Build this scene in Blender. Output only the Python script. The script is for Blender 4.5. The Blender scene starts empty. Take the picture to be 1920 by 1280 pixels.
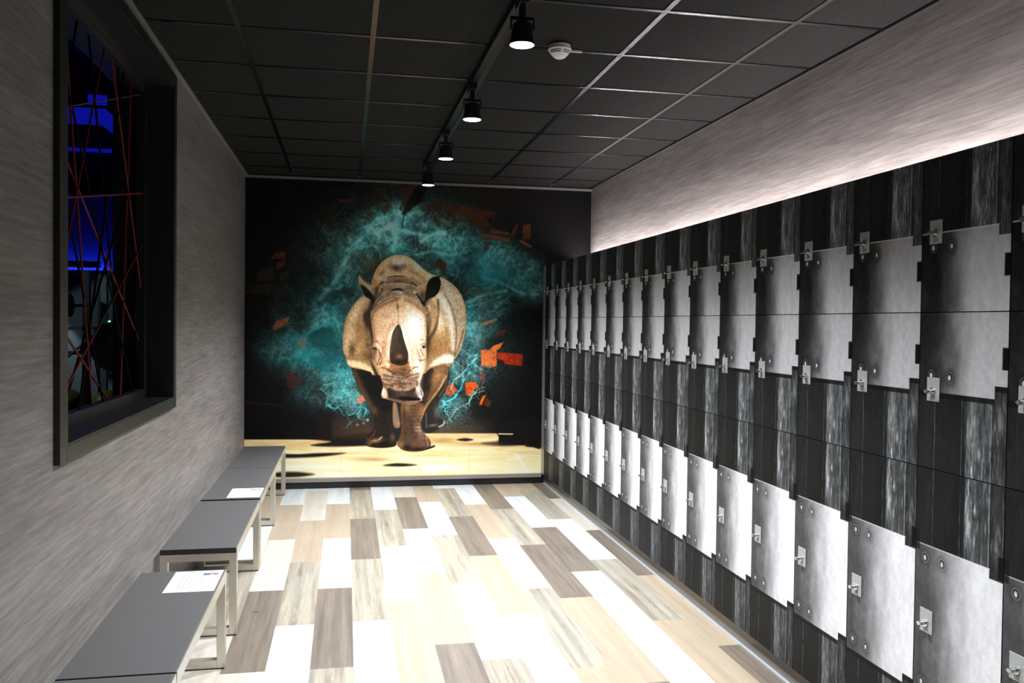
import bpy, math, random
import numpy as np
from mathutils import Matrix, Vector

SC = bpy.context.scene
COL = SC.collection
# ---------------------------------------------------------------- camera
CAMZ = 1.548
cd = bpy.data.cameras.new('camera'); cam = bpy.data.objects.new('camera', cd); COL.objects.link(cam)
R_ = (0.98168362, -0.19017217, 0.01148082); U_ = (-0.00718224, 0.02327747, 0.99970324); F_ = (0.19038298, 0.98147476, -0.02148525)
cam.matrix_world = Matrix(((R_[0], U_[0], -F_[0], 0), (R_[1], U_[1], -F_[1], 0), (R_[2], U_[2], -F_[2], CAMZ), (0, 0, 0, 1)))
cd.sensor_width = 36; cd.lens = 30.1703; cd.clip_start = .02; cd.clip_end = 60
SC.camera = cam
# ---------------------------------------------------------------- view, world, lamps' strength
SC.view_settings.view_transform = 'Standard'; SC.view_settings.look = 'None'
SC.view_settings.gamma = 1; SC.view_settings.use_curve_mapping = False
SC.view_settings.exposure = 0.0
W = bpy.data.worlds.new('world'); SC.world = W; W.use_nodes = True
W.node_tree.nodes['Background'].inputs[0].default_value = (.5, .6, .8, 1); W.node_tree.nodes['Background'].inputs[1].default_value = .002
SPOT_W = 430.0      # every track spotlight
STRIP_E = 88.0      # light strip on top of the lockers
GYM_E = 3.0
# ---------------------------------------------------------------- sizes of the room
XL, XR, YW, YB, HC = -.90, 2.343, 8.104, -1.4, 2.870
XK, LW, LY0 = 1.871, .38879, 2.148         # locker fronts, width of a locker, first joint
LH = (.0946, 1.0902, 1.5983, 2.100)        # joints between the locker rows
TRX = .676                                 # lighting track
SPOT_A = 121
# ---------------------------------------------------------------- painter: a small brush kit working on numpy colour fields
class Canvas:
    """u, v: drawing coordinates of every sample (rows x columns), colours in display sRGB 0..255"""
    def __init__(s, U, V, base):
        s.U = U; s.V = V; s.C = np.zeros(U.shape + (3,), np.float32); s.C[:] = base
        s.u0, s.u1 = U.min(0), U.max(0); s.v0, s.v1 = V.min(1), V.max(1)
    def box(s, a, b, c, d):
        ci = np.where((s.u1 >= a) & (s.u0 <= b))[0]; ri = np.where((s.v1 >= c) & (s.v0 <= d))[0]
        if len(ci) == 0 or len(ri) == 0: return None
        return slice(ri[0], ri[-1] + 1), slice(ci[0], ci[-1] + 1)
    def mix(s, k, m, col, mode='n'):
        m = m[..., None]; C = s.C[k]
        col = np.asarray(col, np.float32)
        if mode == 'n': s.C[k] = C + (col - C) * m
        elif mode == 'a': s.C[k] = C + col * m
        elif mode == 'm': s.C[k] = C * (1 + (col / 255. - 1) * m)
    def dist(s, pts, k):
        U, V = s.U[k], s.V[k]; D = np.full(U.shape, 1e9, np.float32); T = np.zeros(U.shape, np.float32); n = len(pts) - 1
        for i in range(n):
            (ax, ay), (bx, by) = pts[i], pts[i + 1]
            dx, dy = bx - ax, by - ay; L = dx * dx + dy * dy + 1e-9
            t = np.clip(((U - ax) * dx + (V - ay) * dy) / L, 0, 1)
            d = np.hypot(U - ax - t * dx, V - ay - t * dy)
            w = d < D; D = np.where(w, d, D); T = np.where(w, (i + t) / n, T)
        return D, T
    def pmask(s, pts, soft=1.2, smooth=3):
        P = spline(pts, smooth, True) if smooth else list(pts)
        xs = [p[0] for p in P]; ys = [p[1] for p in P]
        k = s.box(min(xs) - 3 * soft, max(xs) + 3 * soft, min(ys) - 3 * soft, max(ys) + 3 * soft)
        if k is None: return None, None
        U, V = s.U[k], s.V[k]; ins = np.zeros(U.shape, bool); n = len(P)
        for i in range(n):
            (ax, ay), (bx, by) = P[i], P[(i + 1) % n]
            if ay == by: continue
            ins ^= ((ay > V) != (by > V)) & (U < (bx - ax) * (V - ay) / (by - ay) + ax)
        D, _ = s.dist(P + [P[0]], k); D = np.where(ins, -D, D)
        return k, np.clip(.5 - D / (2 * soft), 0, 1)
    def poly(s, pts, col, al=1, soft=1.2, smooth=3, mode='n', clip=None, tex=None):
        k, m = s.pmask(pts, soft, smooth)
        if k is None: return
        m = m * al
        if clip is not None: m = m * clip[k]
        if tex is not None: m = m * tex[k]
        s.mix(k, m, col, mode)
    def full(s, pts, soft=1.2, smooth=3):
        M = np.zeros(s.U.shape, np.float32); k, m = s.pmask(pts, soft, smooth)
        if k is not None: M[k] = m
        return M
    def line(s, pts, w, col, al=1, soft=.8, w2=None, smooth=3, mode='n', clip=None, taper=False):
        P = spline(pts, smooth, False) if smooth and len(pts) > 2 else list(pts)
        w2 = w if w2 is None else w2; g = max(w, w2) + 3 * soft
        xs = [p[0] for p in P]; ys = [p[1] for p in P]
        k = s.box(min(xs) - g, max(xs) + g, min(ys) - g, max(ys) + g)
        if k is None: return
        D, T = s.dist(P, k); W = (w + (w2 - w) * T) / 2
        if taper: W = W * np.sqrt(np.clip(4 * T * (1 - T), 0, 1))
        m = np.clip(.5 + (W - D) / (2 * soft), 0, 1) * al
        if clip is not None: m = m * clip[k]
        s.mix(k, m, col, mode)
    def blob(s, x, y, rx, ry, col, al=1, ang=0, mode='n', clip=None, p=2, tex=None):
        g = 2.4 * max(rx, ry); k = s.box(x - g, x + g, y - g, y + g)
        if k is None: return
        c, q = math.cos(math.radians(ang)), math.sin(math.radians(ang))
        a, b = s.U[k] - x, s.V[k] - y
        r = ((a * c + b * q) / rx) ** 2 + ((-a * q + b * c) / ry) ** 2
        m = np.exp(-r ** (p / 2)) * al
        if clip is not None: m = m * clip[k]
        if tex is not None: m = m * tex[k]
        s.mix(k, m, col, mode)

def spline(P, n, closed):
    P = [tuple(p) for p in P]; N = len(P); out = []
    if N < 3: return P
    for i in range(N if closed else N - 1):
        a, b, c, d = (P[(i - 1) % N], P[i], P[(i + 1) % N], P[(i + 2) % N]) if closed else (P[max(i - 1, 0)], P[i], P[i + 1], P[min(i + 2, N - 1)])
        for j in range(n):
            t = j / n
            out.append(tuple(.5 * (2 * b[e] + (c[e] - a[e]) * t + (2 * a[e] - 5 * b[e] + 4 * c[e] - d[e]) * t * t + (3 * b[e] - a[e] - 3 * c[e] + d[e]) * t ** 3) for e in (0, 1)))
    if not closed: out.append(P[-1])
    return out

def vnoise(U, V, sx, sy, seed, octv=4, gain=.55):
    """value noise 0..1"""
    r = np.random.RandomState(seed); T = r.rand(256, 256).astype(np.float32); o = 0; A = 0; a = 1
    for k in range(octv):
        x = U / sx * 2 ** k + 17.3 * k + 900; y = V / sy * 2 ** k + 5.1 * k + 900
        xi = np.floor(x).astype(int); yi = np.floor(y).astype(int); fx = x - xi; fy = y - yi
        fx = fx * fx * (3 - 2 * fx); fy = fy * fy * (3 - 2 * fy)
        g = lambda i, j: T[(yi + j) & 255, (xi + i) & 255]
        o = o + a * ((g(0, 0) * (1 - fx) + g(1, 0) * fx) * (1 - fy) + (g(0, 1) * (1 - fx) + g(1, 1) * fx) * fy)
        A += a; a *= gain
    return o / A

def ridge(U, V, s, seed, k=6, warp=.6):
    w = vnoise(U, V, s * 1.3, s * 1.3, seed + 50, 3); w2 = vnoise(U, V, s * 1.3, s * 1.3, seed + 51, 3)
    n = vnoise(U + (w - .5) * s * warp * 3, V + (w2 - .5) * s * warp * 3, s, s, seed, 3, .5)
    return np.clip(1 - np.abs(n - .5) * k, 0, 1) ** 2
def paint_mural(U, V):
    c = Canvas(U, V, (9, 8, 9))
    N = lambda s, seed, o=4: vnoise(U, V, s, s, seed, o)
    rs = np.random.RandomState(5); sp = rs.rand(*U.shape).astype(np.float32)
    sp2 = rs.rand(*U.shape).astype(np.float32)
    # --- dim brown wall of bricks behind
    k = (slice(None), slice(None))
    br = np.clip(N(60, 1) * 1.6 - .65, 0, 1) * np.clip(1 - ((U - 740) / 330) ** 2, 0, 1) * np.clip((830 - V) / 200, 0, 1)
    c.mix(k, br * .55, (44, 28, 18))
    # --- turquoise cloud
    mask = np.zeros(U.shape, np.float32)
    for (x, y, rx, ry, a, g) in [(725, 430, 62, 34, .9, -12), (640, 500, 46, 70, .75, 28), (610, 600, 58, 62, .62, 10), (585, 668, 62, 34, .62, 0), (640, 700, 52, 40, .72, 0), (560, 650, 60, 40, .6, 0), (600, 740, 40, 24, .45, 0), (540, 600, 40, 30, .4, 0), (960, 520, 60, 34, .75, 10), (1000, 540, 24, 26, .6, 0),
            (650, 745, 42, 26, .72, 20), (830, 462, 80, 40, .75, 18), (925, 500, 62, 42, .8, 18), (985, 520, 30, 40, .7, 0), (905, 560, 50, 52, .72, 0), (880, 620, 36, 62, .75, 0), (868, 700, 34, 34, .65, 0),
            (840, 760, 30, 36, .6, 30), (760, 400, 40, 20, .55, 0), (680, 470, 55, 45, .6, 0), (760, 480, 90, 50, .55, 0)]:
        q, w = math.cos(math.radians(g)), math.sin(math.radians(g)); A, B = U - x, V - y
        mask = np.maximum(mask, a * np.exp(-((A * q + B * w) / rx) ** 2 - ((-A * w + B * q) / ry) ** 2))
    mask = np.maximum(mask, .5 * np.exp(-((((U - 755) / 195) ** 2 + ((V - 565) / 165) ** 2) ** 2)))
    n1 = N(46, 2, 5); n2 = N(14, 3, 4); n3 = N(5, 4, 2)
    teal = np.clip(mask * (.15 + 1.9 * (n1 - .22)) * 1.25, 0, 1)
    c.mix(k, np.clip(teal * 1.15, 0, .97), (36, 108, 112))
    gr = np.clip(N(60, 9) * 2.2 - 1.0, 0, 1) * mask
    c.mix(k, gr * .6, (84, 88, 66))
    c.mix(k, np.clip((n2 - .45) * 3.4, 0, 1) * teal * .7, (84, 162, 162))
    web = ridge(U, V, 20, 11, 9) * mask; web2 = ridge(U, V, 9, 12, 7) * mask
    c.mix(k, np.clip(web * 1.1 * (n1 + .25), 0, .85), (128, 204, 202))
    c.mix(k, np.clip(web2 * .75 * (n1 + .1), 0, .8), (120, 190, 190))
    rq = random.Random(3)
    for _ in range(70):
        x, y = rq.uniform(560, 1010), rq.uniform(400, 770)
        iy = int(np.argmin(np.abs(V[:, 0] - y))); ix = int(np.argmin(np.abs(U[0] - x)))
        if mask[iy, ix] < .35: continue
        w_, h_, t_ = rq.uniform(8, 26), rq.uniform(6, 18), rq.uniform(-.4, .4)
        q_ = [(x + a_ * w_ * math.cos(t_) - b_ * h_ * math.sin(t_), y + a_ * w_ * math.sin(t_) + b_ * h_ * math.cos(t_)) for a_, b_ in ((-.5, -.5), (.5, -.6), (.55, .5), (-.5, .45))]
        c.poly(q_, rq.choice([(58, 140, 140), (22, 66, 70), (96, 120, 96), (40, 48, 40), (30, 110, 120)]), rq.uniform(.12, .4), 2, 0)
    dk = np.clip((N(24, 13) - .5) * 4.0, 0, 1) * np.clip(mask * 1.4, 0, 1)
    c.mix(k, dk * .45, (34, 34, 28))
    s1 = ((sp > .86 - .1 * mask) * (sp2 * .8 + .2)) * np.clip(mask * 1.3, 0, 1)
    c.mix(k, s1 * .42, (170, 206, 204))
    c.mix(k, np.clip((n3 - .62) * 5, 0, 1) * mask * np.clip(n1 * 2 - .6, 0, 1) * .8, (140, 206, 204))
    halo = np.exp(-((np.hypot((U - 755) / 1.12, V - 590) - 185) / 75) ** 2) * np.clip((810 - V) / 60, 0, 1)
    c.mix(k, (sp2 > .94) * halo * .4, (140, 150, 120))
    c.mix(k, (sp > .93) * np.clip(N(40, 8) * 2 - .8, 0, 1) * halo * .45, (150, 140, 84))
    # bright wisps above the back
    for P, w in [([(650, 470), (672, 452), (690, 436), (712, 432), (735, 420), (752, 398)], 5), ([(690, 436), (700, 415), (722, 407), (735, 412), (748, 400)], 3),
                 ([(735, 425), (742, 448), (736, 468)], 8), ([(745, 430), (775, 437), (800, 440)], 5), ([(640, 500), (655, 476), (668, 462)], 6), ([(600, 560), (625, 530), (645, 500)], 8),
                 ([(790, 452), (812, 440), (834, 438)], 7), ([(600, 535), (618, 545), (640, 538)], 4), ([(780, 478), (812, 472), (845, 478), (880, 470)], 3), ([(585, 612), (605, 600), (628, 596), (634, 612)], 4),
                 ([(880, 566), (910, 552), (950, 545)], 4), ([(905, 520), (940, 530), (975, 548), (1008, 552)], 3), ([(880, 575), (905, 568), (935, 558)], 2)]:
        c.line(P, w, (136, 212, 208), .62, 3, clip=np.clip(n2 * 2.4 - .3, 0, 1))
    bst = np.clip((500 - V) / 90, 0, 1) * np.clip(1.2 - np.abs((U - 760) / 200), 0, 1); c.C *= (1 + .75 * bst)[..., None]  # cloud colour raised towards the top, offsetting the lamps' falloff there
    c.line([(704, 462), (712, 472), (716, 490), (716, 497)], 1.4, (200, 205, 180), .7)
    c.line([(690, 446), (698, 456), (706, 466)], 1.2, (190, 200, 190), .6)
    for x in (772, 779): c.line([(x, 430), (x, 478)], 1, (90, 140, 138), .5)
    c.poly([(583, 622), (606, 612), (624, 616), (628, 634), (610, 646), (588, 638)], (18, 52, 56), .8, 2, 0)
    for q_, a_ in [((575, 668, 44, 18), .5), ((560, 640, 34, 14), .35), ((620, 690, 34, 22), .45), ((628, 590, 16, 46), .4), ((930, 520, 44, 20), .4), ((884, 600, 12, 44), .35)]: c.blob(*q_, (24, 126, 130), a_, tex=np.clip(n2 * 1.8, 0, 1))
    c.blob(700, 515, 26, 30, (70, 62, 40), .5, tex=np.clip(n3 * 2.2 - .5, 0, 1)); c.blob(592, 520, 26, 22, (60, 62, 44), .5, tex=np.clip(n3 * 2.2 - .5, 0, 1)); c.blob(920, 625, 30, 20, (70, 84, 74), .45, tex=np.clip(n3 * 2.4 - .7, 0, 1))
    c.line([(572, 632), (584, 620), (606, 610), (626, 605)], 4, (40, 150, 156), .7, 1.5)
    c.poly([(585, 668), (640, 655), (650, 690), (600, 700)], (22, 70, 74), .5, 8)
    c.blob(600, 640, 40, 18, (28, 104, 108), .45, clip=np.clip(n2 * 2, 0, 1))
    c.poly([(840, 470), (905, 478), (960, 500), (930, 540), (880, 530)], (30, 118, 132), .3, 14, clip=np.clip(n2 * 2, 0, 1))
    c.poly([(816, 492), (824, 484), (834, 492), (838, 506), (826, 508)], (60, 40, 26), .9, 3)
    c.blob(834, 513, 7, 5, (64, 36, 24), .8); c.blob(812, 498, 8, 10, (44, 34, 24), .7)
    c.blob(705, 500, 24, 26, (64, 52, 36), .55, tex=np.clip(n3 * 2 - .2, 0, 1))
    for q_, a_ in [((884, 612, 22, 46), .6), ((872, 690, 24, 26), .45), ((760, 448, 60, 16), .35), ((655, 480, 26, 40), .35)]: c.blob(*q_, (150, 196, 190), a_, tex=np.clip((n3 - .42) * 3.2, 0, 1) * np.clip(n2 * 2 - .3, 0, 1))
    # dark holes in the cloud
    for x, y, rx, ry, a in [(970, 605, 40, 30, .6), (930, 640, 30, 12, .5), (560, 560, 40, 70, .4), (690, 410, 12, 9, .5), (735, 412, 12, 9, .5), (590, 520, 22, 30, .35)]:
        c.blob(x, y, rx, ry, (10, 16, 17), a)
    # --- flying bricks
    B = [([(831, 382), (890, 391), (929, 398), (929, 408), (908, 407), (920, 423), (915, 430), (890, 423), (872, 407), (836, 398)], (78, 38, 18), .75),
         ([(793, 384), (829, 378), (829, 396), (791, 396)], (58, 30, 18), .7), ([(766, 350), (782, 345), (764, 382), (752, 396), (748, 392)], (66, 32, 20), .8),
         ([(716, 395), (726, 380), (734, 384), (722, 404)], (64, 30, 18), .6), ([(901, 437), (956, 447), (956, 454), (902, 443)], (116, 58, 32), .95), ([(918, 429), (953, 435), (956, 441), (921, 437)], (104, 54, 32), .9),
         ([(967, 421), (972, 422), (963, 443), (957, 439)], (90, 44, 22), .85), ([(981, 422), (995, 420), (994, 448), (980, 448)], (88, 40, 24), .9), ([(973, 452), (979, 450), (998, 462), (995, 465)], (120, 64, 38), .95),
         ([(909, 458), (918, 456), (916, 468), (905, 478)], (76, 36, 24), .75), ([(631, 374), (665, 373), (666, 376), (638, 379)], (86, 38, 28), .8), ([(607, 386), (626, 382), (622, 396), (610, 398)], (40, 20, 12), .7), ([(584, 396), (606, 398), (618, 414), (626, 430), (604, 416)], (36, 18, 12), .7),
         ([(507, 486), (516, 475), (536, 471), (536, 484)], (78, 44, 26), .9), ([(520, 491), (535, 486), (534, 498), (518, 507)], (72, 38, 24), .9), ([(482, 512), (490, 502), (514, 500), (512, 526), (482, 528)], (44, 32, 18), .75),
         ([(526, 512), (543, 505), (541, 521), (523, 528)], (52, 38, 18), .75), ([(462, 534), (512, 532), (534, 542), (528, 552), (462, 550)], (38, 28, 18), .7),
         ([(513, 611), (518, 602), (543, 593), (538, 606), (513, 620)], (140, 80, 58), .95), ([(536, 700), (548, 697), (560, 706), (570, 716), (548, 730), (537, 722)], (62, 32, 28), .75),
         ([(557, 635), (576, 632), (572, 656), (558, 649)], (92, 104, 90), .8),
         ([(670, 745), (680, 740), (684, 750), (675, 757), (669, 752)], (196, 92, 62), .95),
         ([(902, 656), (931, 655), (931, 687), (902, 686)], (226, 100, 48), 1), ([(920, 654), (925, 648), (944, 641), (936, 654), (928, 658)], (232, 112, 52), 1), ([(931, 660), (980, 664), (978, 686), (945, 682), (934, 674)], (168, 46, 24), 1),
         ([(960, 662), (981, 664), (979, 686), (962, 684)], (120, 30, 20), .5),
         ([(872, 717), (892, 716), (897, 725), (888, 730), (886, 742), (874, 740)], (214, 76, 30), 1), ([(872, 724), (886, 726), (884, 744), (873, 740)], (150, 50, 22), .7), ([(836, 724), (850, 719), (857, 732), (846, 742), (836, 738)], (196, 82, 40), .85),
         ([(898, 757), (905, 742), (911, 740), (903, 759)], (220, 90, 36), 1), ([(906, 758), (912, 744), (922, 754), (917, 763)], (74, 36, 22), .85), ([(898, 701), (908, 699), (911, 712), (901, 716)], (104, 38, 28), .8),
         ([(932, 621), (950, 617), (944, 628), (932, 629)], (84, 34, 26), .85), ([(900, 608), (912, 602), (932, 596), (932, 601), (915, 608), (902, 611)], (150, 104, 66), .9)]
    for P, col, a in B:
        c.poly(P, col, a, .9, 0, tex=np.clip(.55 + n3 * .8, 0, 1))
        c.poly(P, (255, 220, 190), .35, .9, 0, tex=(sp > .95).astype(np.float32) * min(1, sum(col) / 300))
    c.poly([(934, 672), (945, 676), (948, 684), (934, 682)], (30, 12, 12), .8, .8, 0)
    c.line([(504, 651), (558, 650)], 2, (86, 92, 78), .6); c.line([(568, 690), (598, 695)], 2.5, (86, 80, 64), .6)
    c.line([(460, 755), (500, 757), (532, 761)], 2.5, (60, 20, 14), .7, 1.5)
    c.poly([(780, 350), (800, 352), (792, 376), (757, 404), (752, 400)], (8, 7, 9), .8, 2, 0)  # diagonal shadow of the lamp, painted dark into the print
    c.line([(757, 400), (754, 428)], 2, (16, 34, 36), .8)
    # --- lightning of paint, lower left and lower right
    rb = random.Random(7)
    def bolt(P, w, col, al=.85, soft=1.0, br=3, jit=.16):
        Q = spline(P, 2, False)
        for _ in range(2):
            R = [Q[0]]
            for (x0, y0), (x1, y1) in zip(Q[:-1], Q[1:]):
                d = math.hypot(x1 - x0, y1 - y0) * jit; R += [((x0 + x1) / 2 + rb.uniform(-d, d), (y0 + y1) / 2 + rb.uniform(-d, d)), (x1, y1)]
            Q = R
        n = len(Q)
        for i in range(0, n - 1, 3):
            c.line(Q[i:i + 4], w * rb.uniform(.45, 1.25), col, al * rb.uniform(.55, 1), soft, smooth=0)
        for _ in range(br):
            i = rb.randrange(n); a0 = rb.uniform(0, 6.28); x, y = Q[i]; B = [(x, y)]
            for _ in range(4):
                a0 += rb.uniform(-.7, .7); x += 3.2 * math.cos(a0); y += 3.2 * math.sin(a0); B.append((x, y))
            c.line(B, w * .55, tuple(min(255, v + 25) for v in col), al * .7, .8, w2=.5, smooth=0)
    tq = (92, 206, 210)
    for P, w in [([(600, 728), (615, 742), (612, 758), (628, 768)], 2.2), ([(616, 757), (624, 765), (636, 764), (640, 772)], 2.6), ([(628, 766), (642, 756), (640, 742), (652, 735)], 2), ([(652, 735), (645, 722), (656, 712)], 1.6),
                 ([(650, 770), (656, 778), (668, 770), (676, 760)], 1.6), ([(684, 762), (686, 772), (682, 780)], 2.6), ([(671, 774), (672, 782), (684, 788), (690, 786)], 3), ([(672, 774), (676, 768)], 2), ([(651, 804), (652, 796), (660, 790)], 2.6),
                 ([(630, 690), (640, 700), (632, 716)], 1.6), ([(640, 690), (652, 700), (648, 714), (660, 724)], 1.6), ([(608, 722), (622, 718), (634, 724)], 1.6), ([(622, 742), (634, 746), (646, 744)], 1.4), ([(662, 752), (668, 764)], 1.4), ([(640, 672), (636, 686)], 1.6)]:
        bolt(P, w * .8, (74, 178, 184), .75, 1.1, 5)
    for x, y, r in [(670, 796, 2.6), (682, 793, 2.4), (689, 787, 3)]: c.blob(x, y, r, r, (130, 222, 222), 1, p=6)
    for P, w, col in [([(892, 672), (876, 690), (868, 700), (868, 716), (862, 732), (850, 746), (836, 752), (830, 764)], 5, (88, 200, 208)), ([(868, 700), (858, 706), (850, 714), (846, 730)], 1.6, (210, 214, 200)), ([(895, 662), (886, 680), (896, 688)], 3, tq),
                      ([(846, 782), (856, 766), (872, 760), (880, 752), (890, 738), (908, 733)], 1.8, (206, 206, 178)), ([(890, 738), (898, 728), (908, 726)], 1.5, (200, 200, 170)), ([(880, 752), (884, 744), (892, 736)], 3, tq), ([(830, 750), (838, 776), (846, 790)], 4, tq),
                      ([(868, 690), (856, 680), (850, 676)], 1.6, (150, 210, 208)), ([(900, 694), (906, 690), (920, 688)], 1.6, (190, 190, 150)), ([(824, 800), (838, 792), (846, 780)], 2, tq)]:
        bolt(P, w * .62, col, .8, 1.1, 6)
    for x, y, rx, ry, a in [(665, 752, 40, 30, .5), (845, 778, 34, 26, .6), (900, 690, 40, 30, .45), (640, 700, 40, 30, .4), (885, 640, 30, 40, .45), (870, 800, 50, 12, .4)]:
        c.blob(x, y, rx, ry, (180, 222, 220), a, tex=(sp > .87).astype(np.float32))
    # --- floor of the picture
    fl = np.clip((V - 770) / 40, 0, 1) * np.clip(1 - np.abs((U - 780) / 160) ** 3, 0, 1)
    c.mix(k, fl * .8, (86, 64, 48))
    hor = np.where(U < 640, 822.5, np.where(U < 700, 822.5 - (U - 640) * .1, np.where(U < 935, 811 + (U > 900) * 0, 833)))
    g = np.clip((V - hor) / 2.2, 0, 1)
    st = vnoise(U, V, 90, 7, 21, 4); st2 = vnoise(U, V, 26, 4, 22, 3)
    lo = np.clip((V - 815) / 60, 0, 1)
    base = np.stack([206 + 44 * lo, 172 + 56 * lo, 122 + 62 * lo], -1) + (st[..., None] - .5) * np.array([60, 76, 96]) + (st2[..., None] - .5) * np.array([18, 24, 34])
    c.C = c.C + (np.clip(base, 0, 255) - c.C) * g[..., None]
    c.mix(k, g * np.clip(st2 * 2.4 - 1.35, 0, 1) * np.clip(1.4 - lo, .2, 1) * .5, (170, 122, 66))
    for P, al, so in [([(460, 824), (540, 822), (600, 821), (650, 812), (700, 812), (690, 824), (620, 829), (560, 826), (500, 823)], .0, 2), ([(566, 820), (640, 815), (700, 812), (706, 832), (670, 836), (610, 837), (582, 834), (620, 828), (600, 825)], .97, 1.8),
                      ([(520, 851), (560, 851), (600, 849), (648, 849), (610, 855), (560, 858), (520, 858)], .97, 1.8), ([(516, 886), (550, 884), (575, 886), (590, 889), (560, 894), (516, 894)], .93, 2.5), ([(718, 872), (745, 868), (782, 871), (760, 874), (735, 874)], .95, 1.6),
                      ([(856, 824), (872, 821), (888, 824), (872, 827)], .95, 1.4), ([(902, 831), (930, 827), (950, 820), (1000, 820), (1012, 838), (980, 834), (940, 836)], .78, 2.5), ([(935, 792), (1016, 785), (1016, 838), (1000, 838), (985, 836), (992, 828), (960, 822), (935, 818)], .97, 1.5)]:
        c.poly(P, (14, 12, 11), al, so)
    c.poly([(620, 786), (690, 784), (700, 822), (622, 822)], (62, 46, 34), .5, 4, 0)
    c.poly([(594, 784), (622, 782), (622, 818), (596, 820)], (22, 17, 13), .7, 2, 0)
    c.blob(700, 861, 36, 4.5, (128, 92, 48), .6); c.blob(830, 826, 26, 5, (120, 86, 50), .45); c.blob(900, 832, 45, 4, (110, 80, 50), .4)
    c.line([(935, 813), (961, 813.5)], 2, (224, 204, 160), .95, .7)
    c.line([(840, 855), (900, 853), (960, 852)], 1.2, (196, 150, 92), .5); c.line([(968, 852), (978, 866), (990, 886)], 5, (255, 248, 226), .5, 2.5); c.line([(952, 862), (972, 860)], 4, (255, 248, 226), .5, 2)
    c.line([(783, 852), (790, 864), (786, 876), (784, 890)], 1, (200, 150, 90), .5); c.blob(812, 878, 14, 6, (255, 250, 232), .6); c.blob(560, 866, 46, 6, (250, 238, 200), .4)
    for x in (639, 880): c.line([(x, 836), (x, 893)], .8, (150, 130, 96), .4, .5)
    # ================= the rhinoceros
    dark = (22, 20, 18); cream = (255, 244, 224); tan = (196, 156, 108); brn = (118, 84, 52)
    hair = np.clip(.7 + (N(4, 31, 2) - .5) * 1.1, 0, 1.2); mott = N(18, 32, 4)
    # far hind legs
    c.poly([(840, 688), (841, 715), (834, 735), (823, 752), (819, 772), (822, 782), (833, 790), (829, 797), (818, 806), (805, 812), (794, 808), (789, 792), (792, 770), (800, 752), (815, 720)], (34, 30, 27), 1)
    c.blob(818, 772, 5, 12, (120, 128, 118), .45, clip=None); c.blob(812, 797, 9, 2.5, (120, 100, 90), .8, -6); c.line([(823, 800), (831, 795), (833, 789)], 2.5, (196, 182, 160), .8)
    c.line([(838, 700), (836, 722), (824, 742)], 3, (104, 84, 62), .6, 1.5); c.line([(799, 774), (799, 802)], 1, (120, 180, 178), .6)
    c.poly([(736, 752), (755, 752), (755, 824), (741, 824), (737, 800)], (30, 27, 25), 1)
    c.poly([(736, 756), (743, 756), (747, 775), (750, 798), (742, 802), (736, 790)], (134, 104, 80), .9, 1.6); c.blob(747, 794, 3, 5, (150, 120, 96), .7)
    # near legs
    L1 = [(660, 686), (664, 706), (672, 726), (684, 746), (695, 764), (701, 780), (702, 798), (695, 810), (687, 820), (685, 831), (692, 837), (712, 839.5), (730, 838.5), (742, 835), (743.5, 824), (738, 808), (736, 785), (736, 757), (742, 740), (720, 700), (690, 688)]
    c.poly(L1, (44, 36, 28), 1, 1); m1 = c.full(L1, 1.5)
    c.line([(663, 696), (675, 724), (690, 750), (700, 772)], 9, (122, 86, 56), .75, 4, clip=m1); c.blob(678, 712, 10, 14, (86, 62, 42), .8, -30, clip=m1)
    c.blob(702, 718, 14, 22, (16, 18, 22), .9, -20, clip=m1); c.blob(712, 745, 12, 18, (24, 22, 20), .85, clip=m1)
    c.blob(704, 770, 4, 8, (130, 82, 54), .8, clip=m1); c.blob(716, 790, 14, 28, (50, 42, 34), .5, clip=m1); c.blob(722, 775, 7, 34, (22, 22, 20), .6, clip=m1)
    c.line([(703, 806), (700, 816), (690, 824)], 3, (120, 88, 70), .7, 2, clip=m1); c.blob(736, 820, 5, 9, (130, 110, 106), .7, clip=m1)
    c.blob(704, 826, 11, 4, (196, 142, 84), .95, -8, clip=m1); c.blob(692, 831, 5, 4, (140, 96, 66), .8, clip=m1); c.line([(711, 823), (716, 819)], 2, (230, 214, 190), .9, 1, clip=m1)
    c.blob(722, 833, 14, 5, (20, 16, 14), .9, clip=m1); c.blob(732, 828, 6, 5, (60, 46, 40), .8, clip=m1)
    L2 = [(753, 752), (753, 797), (751, 815), (745, 830), (748, 838), (757, 844), (776, 846.5), (796, 844), (807, 837), (806, 825), (797, 814), (790, 806), (789, 792), (793, 778), (803, 758), (820, 736), (834, 714), (843, 688), (830, 682), (800, 694), (790, 720), (786, 752)]
    c.poly(L2, (120, 86, 58), 1, 1); m2 = c.full(L2, 1.5)
    c.poly([(800, 690), (792, 715), (794, 742), (788, 752), (796, 756), (806, 730), (812, 706), (812, 692)], (24, 26, 26), .95, 3, clip=m2)
    c.blob(822, 704, 12, 20, (186, 138, 84), .95, 30, clip=m2); c.line([(836, 706), (822, 732), (806, 754), (796, 770), (791, 786)], 5, (222, 176, 118), .9, 2, clip=m2); c.line([(800, 735), (794, 750)], 5, (110, 76, 44), .6, 3, clip=m2)
    c.blob(762, 765, 7, 10, (164, 122, 84), .8, clip=m2); c.blob(776, 764, 5, 12, (104, 76, 50), .8, clip=m2); c.blob(790, 772, 8, 10, (190, 132, 92), .8, clip=m2)
    c.blob(758, 778, 4, 12, (64, 48, 34), .7, clip=m2); c.blob(770, 788, 16, 4, (96, 66, 50), .7, clip=m2); c.blob(760, 810, 6, 20, (84, 66, 46), .8, clip=m2); c.blob(772, 800, 6, 14, (54, 46, 36), .7, clip=m2)
    c.blob(786, 806, 8, 14, (200, 176, 156), .85, -20, clip=m2); c.blob(776, 818, 14, 8, (92, 70, 58), .7, clip=m2)
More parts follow.
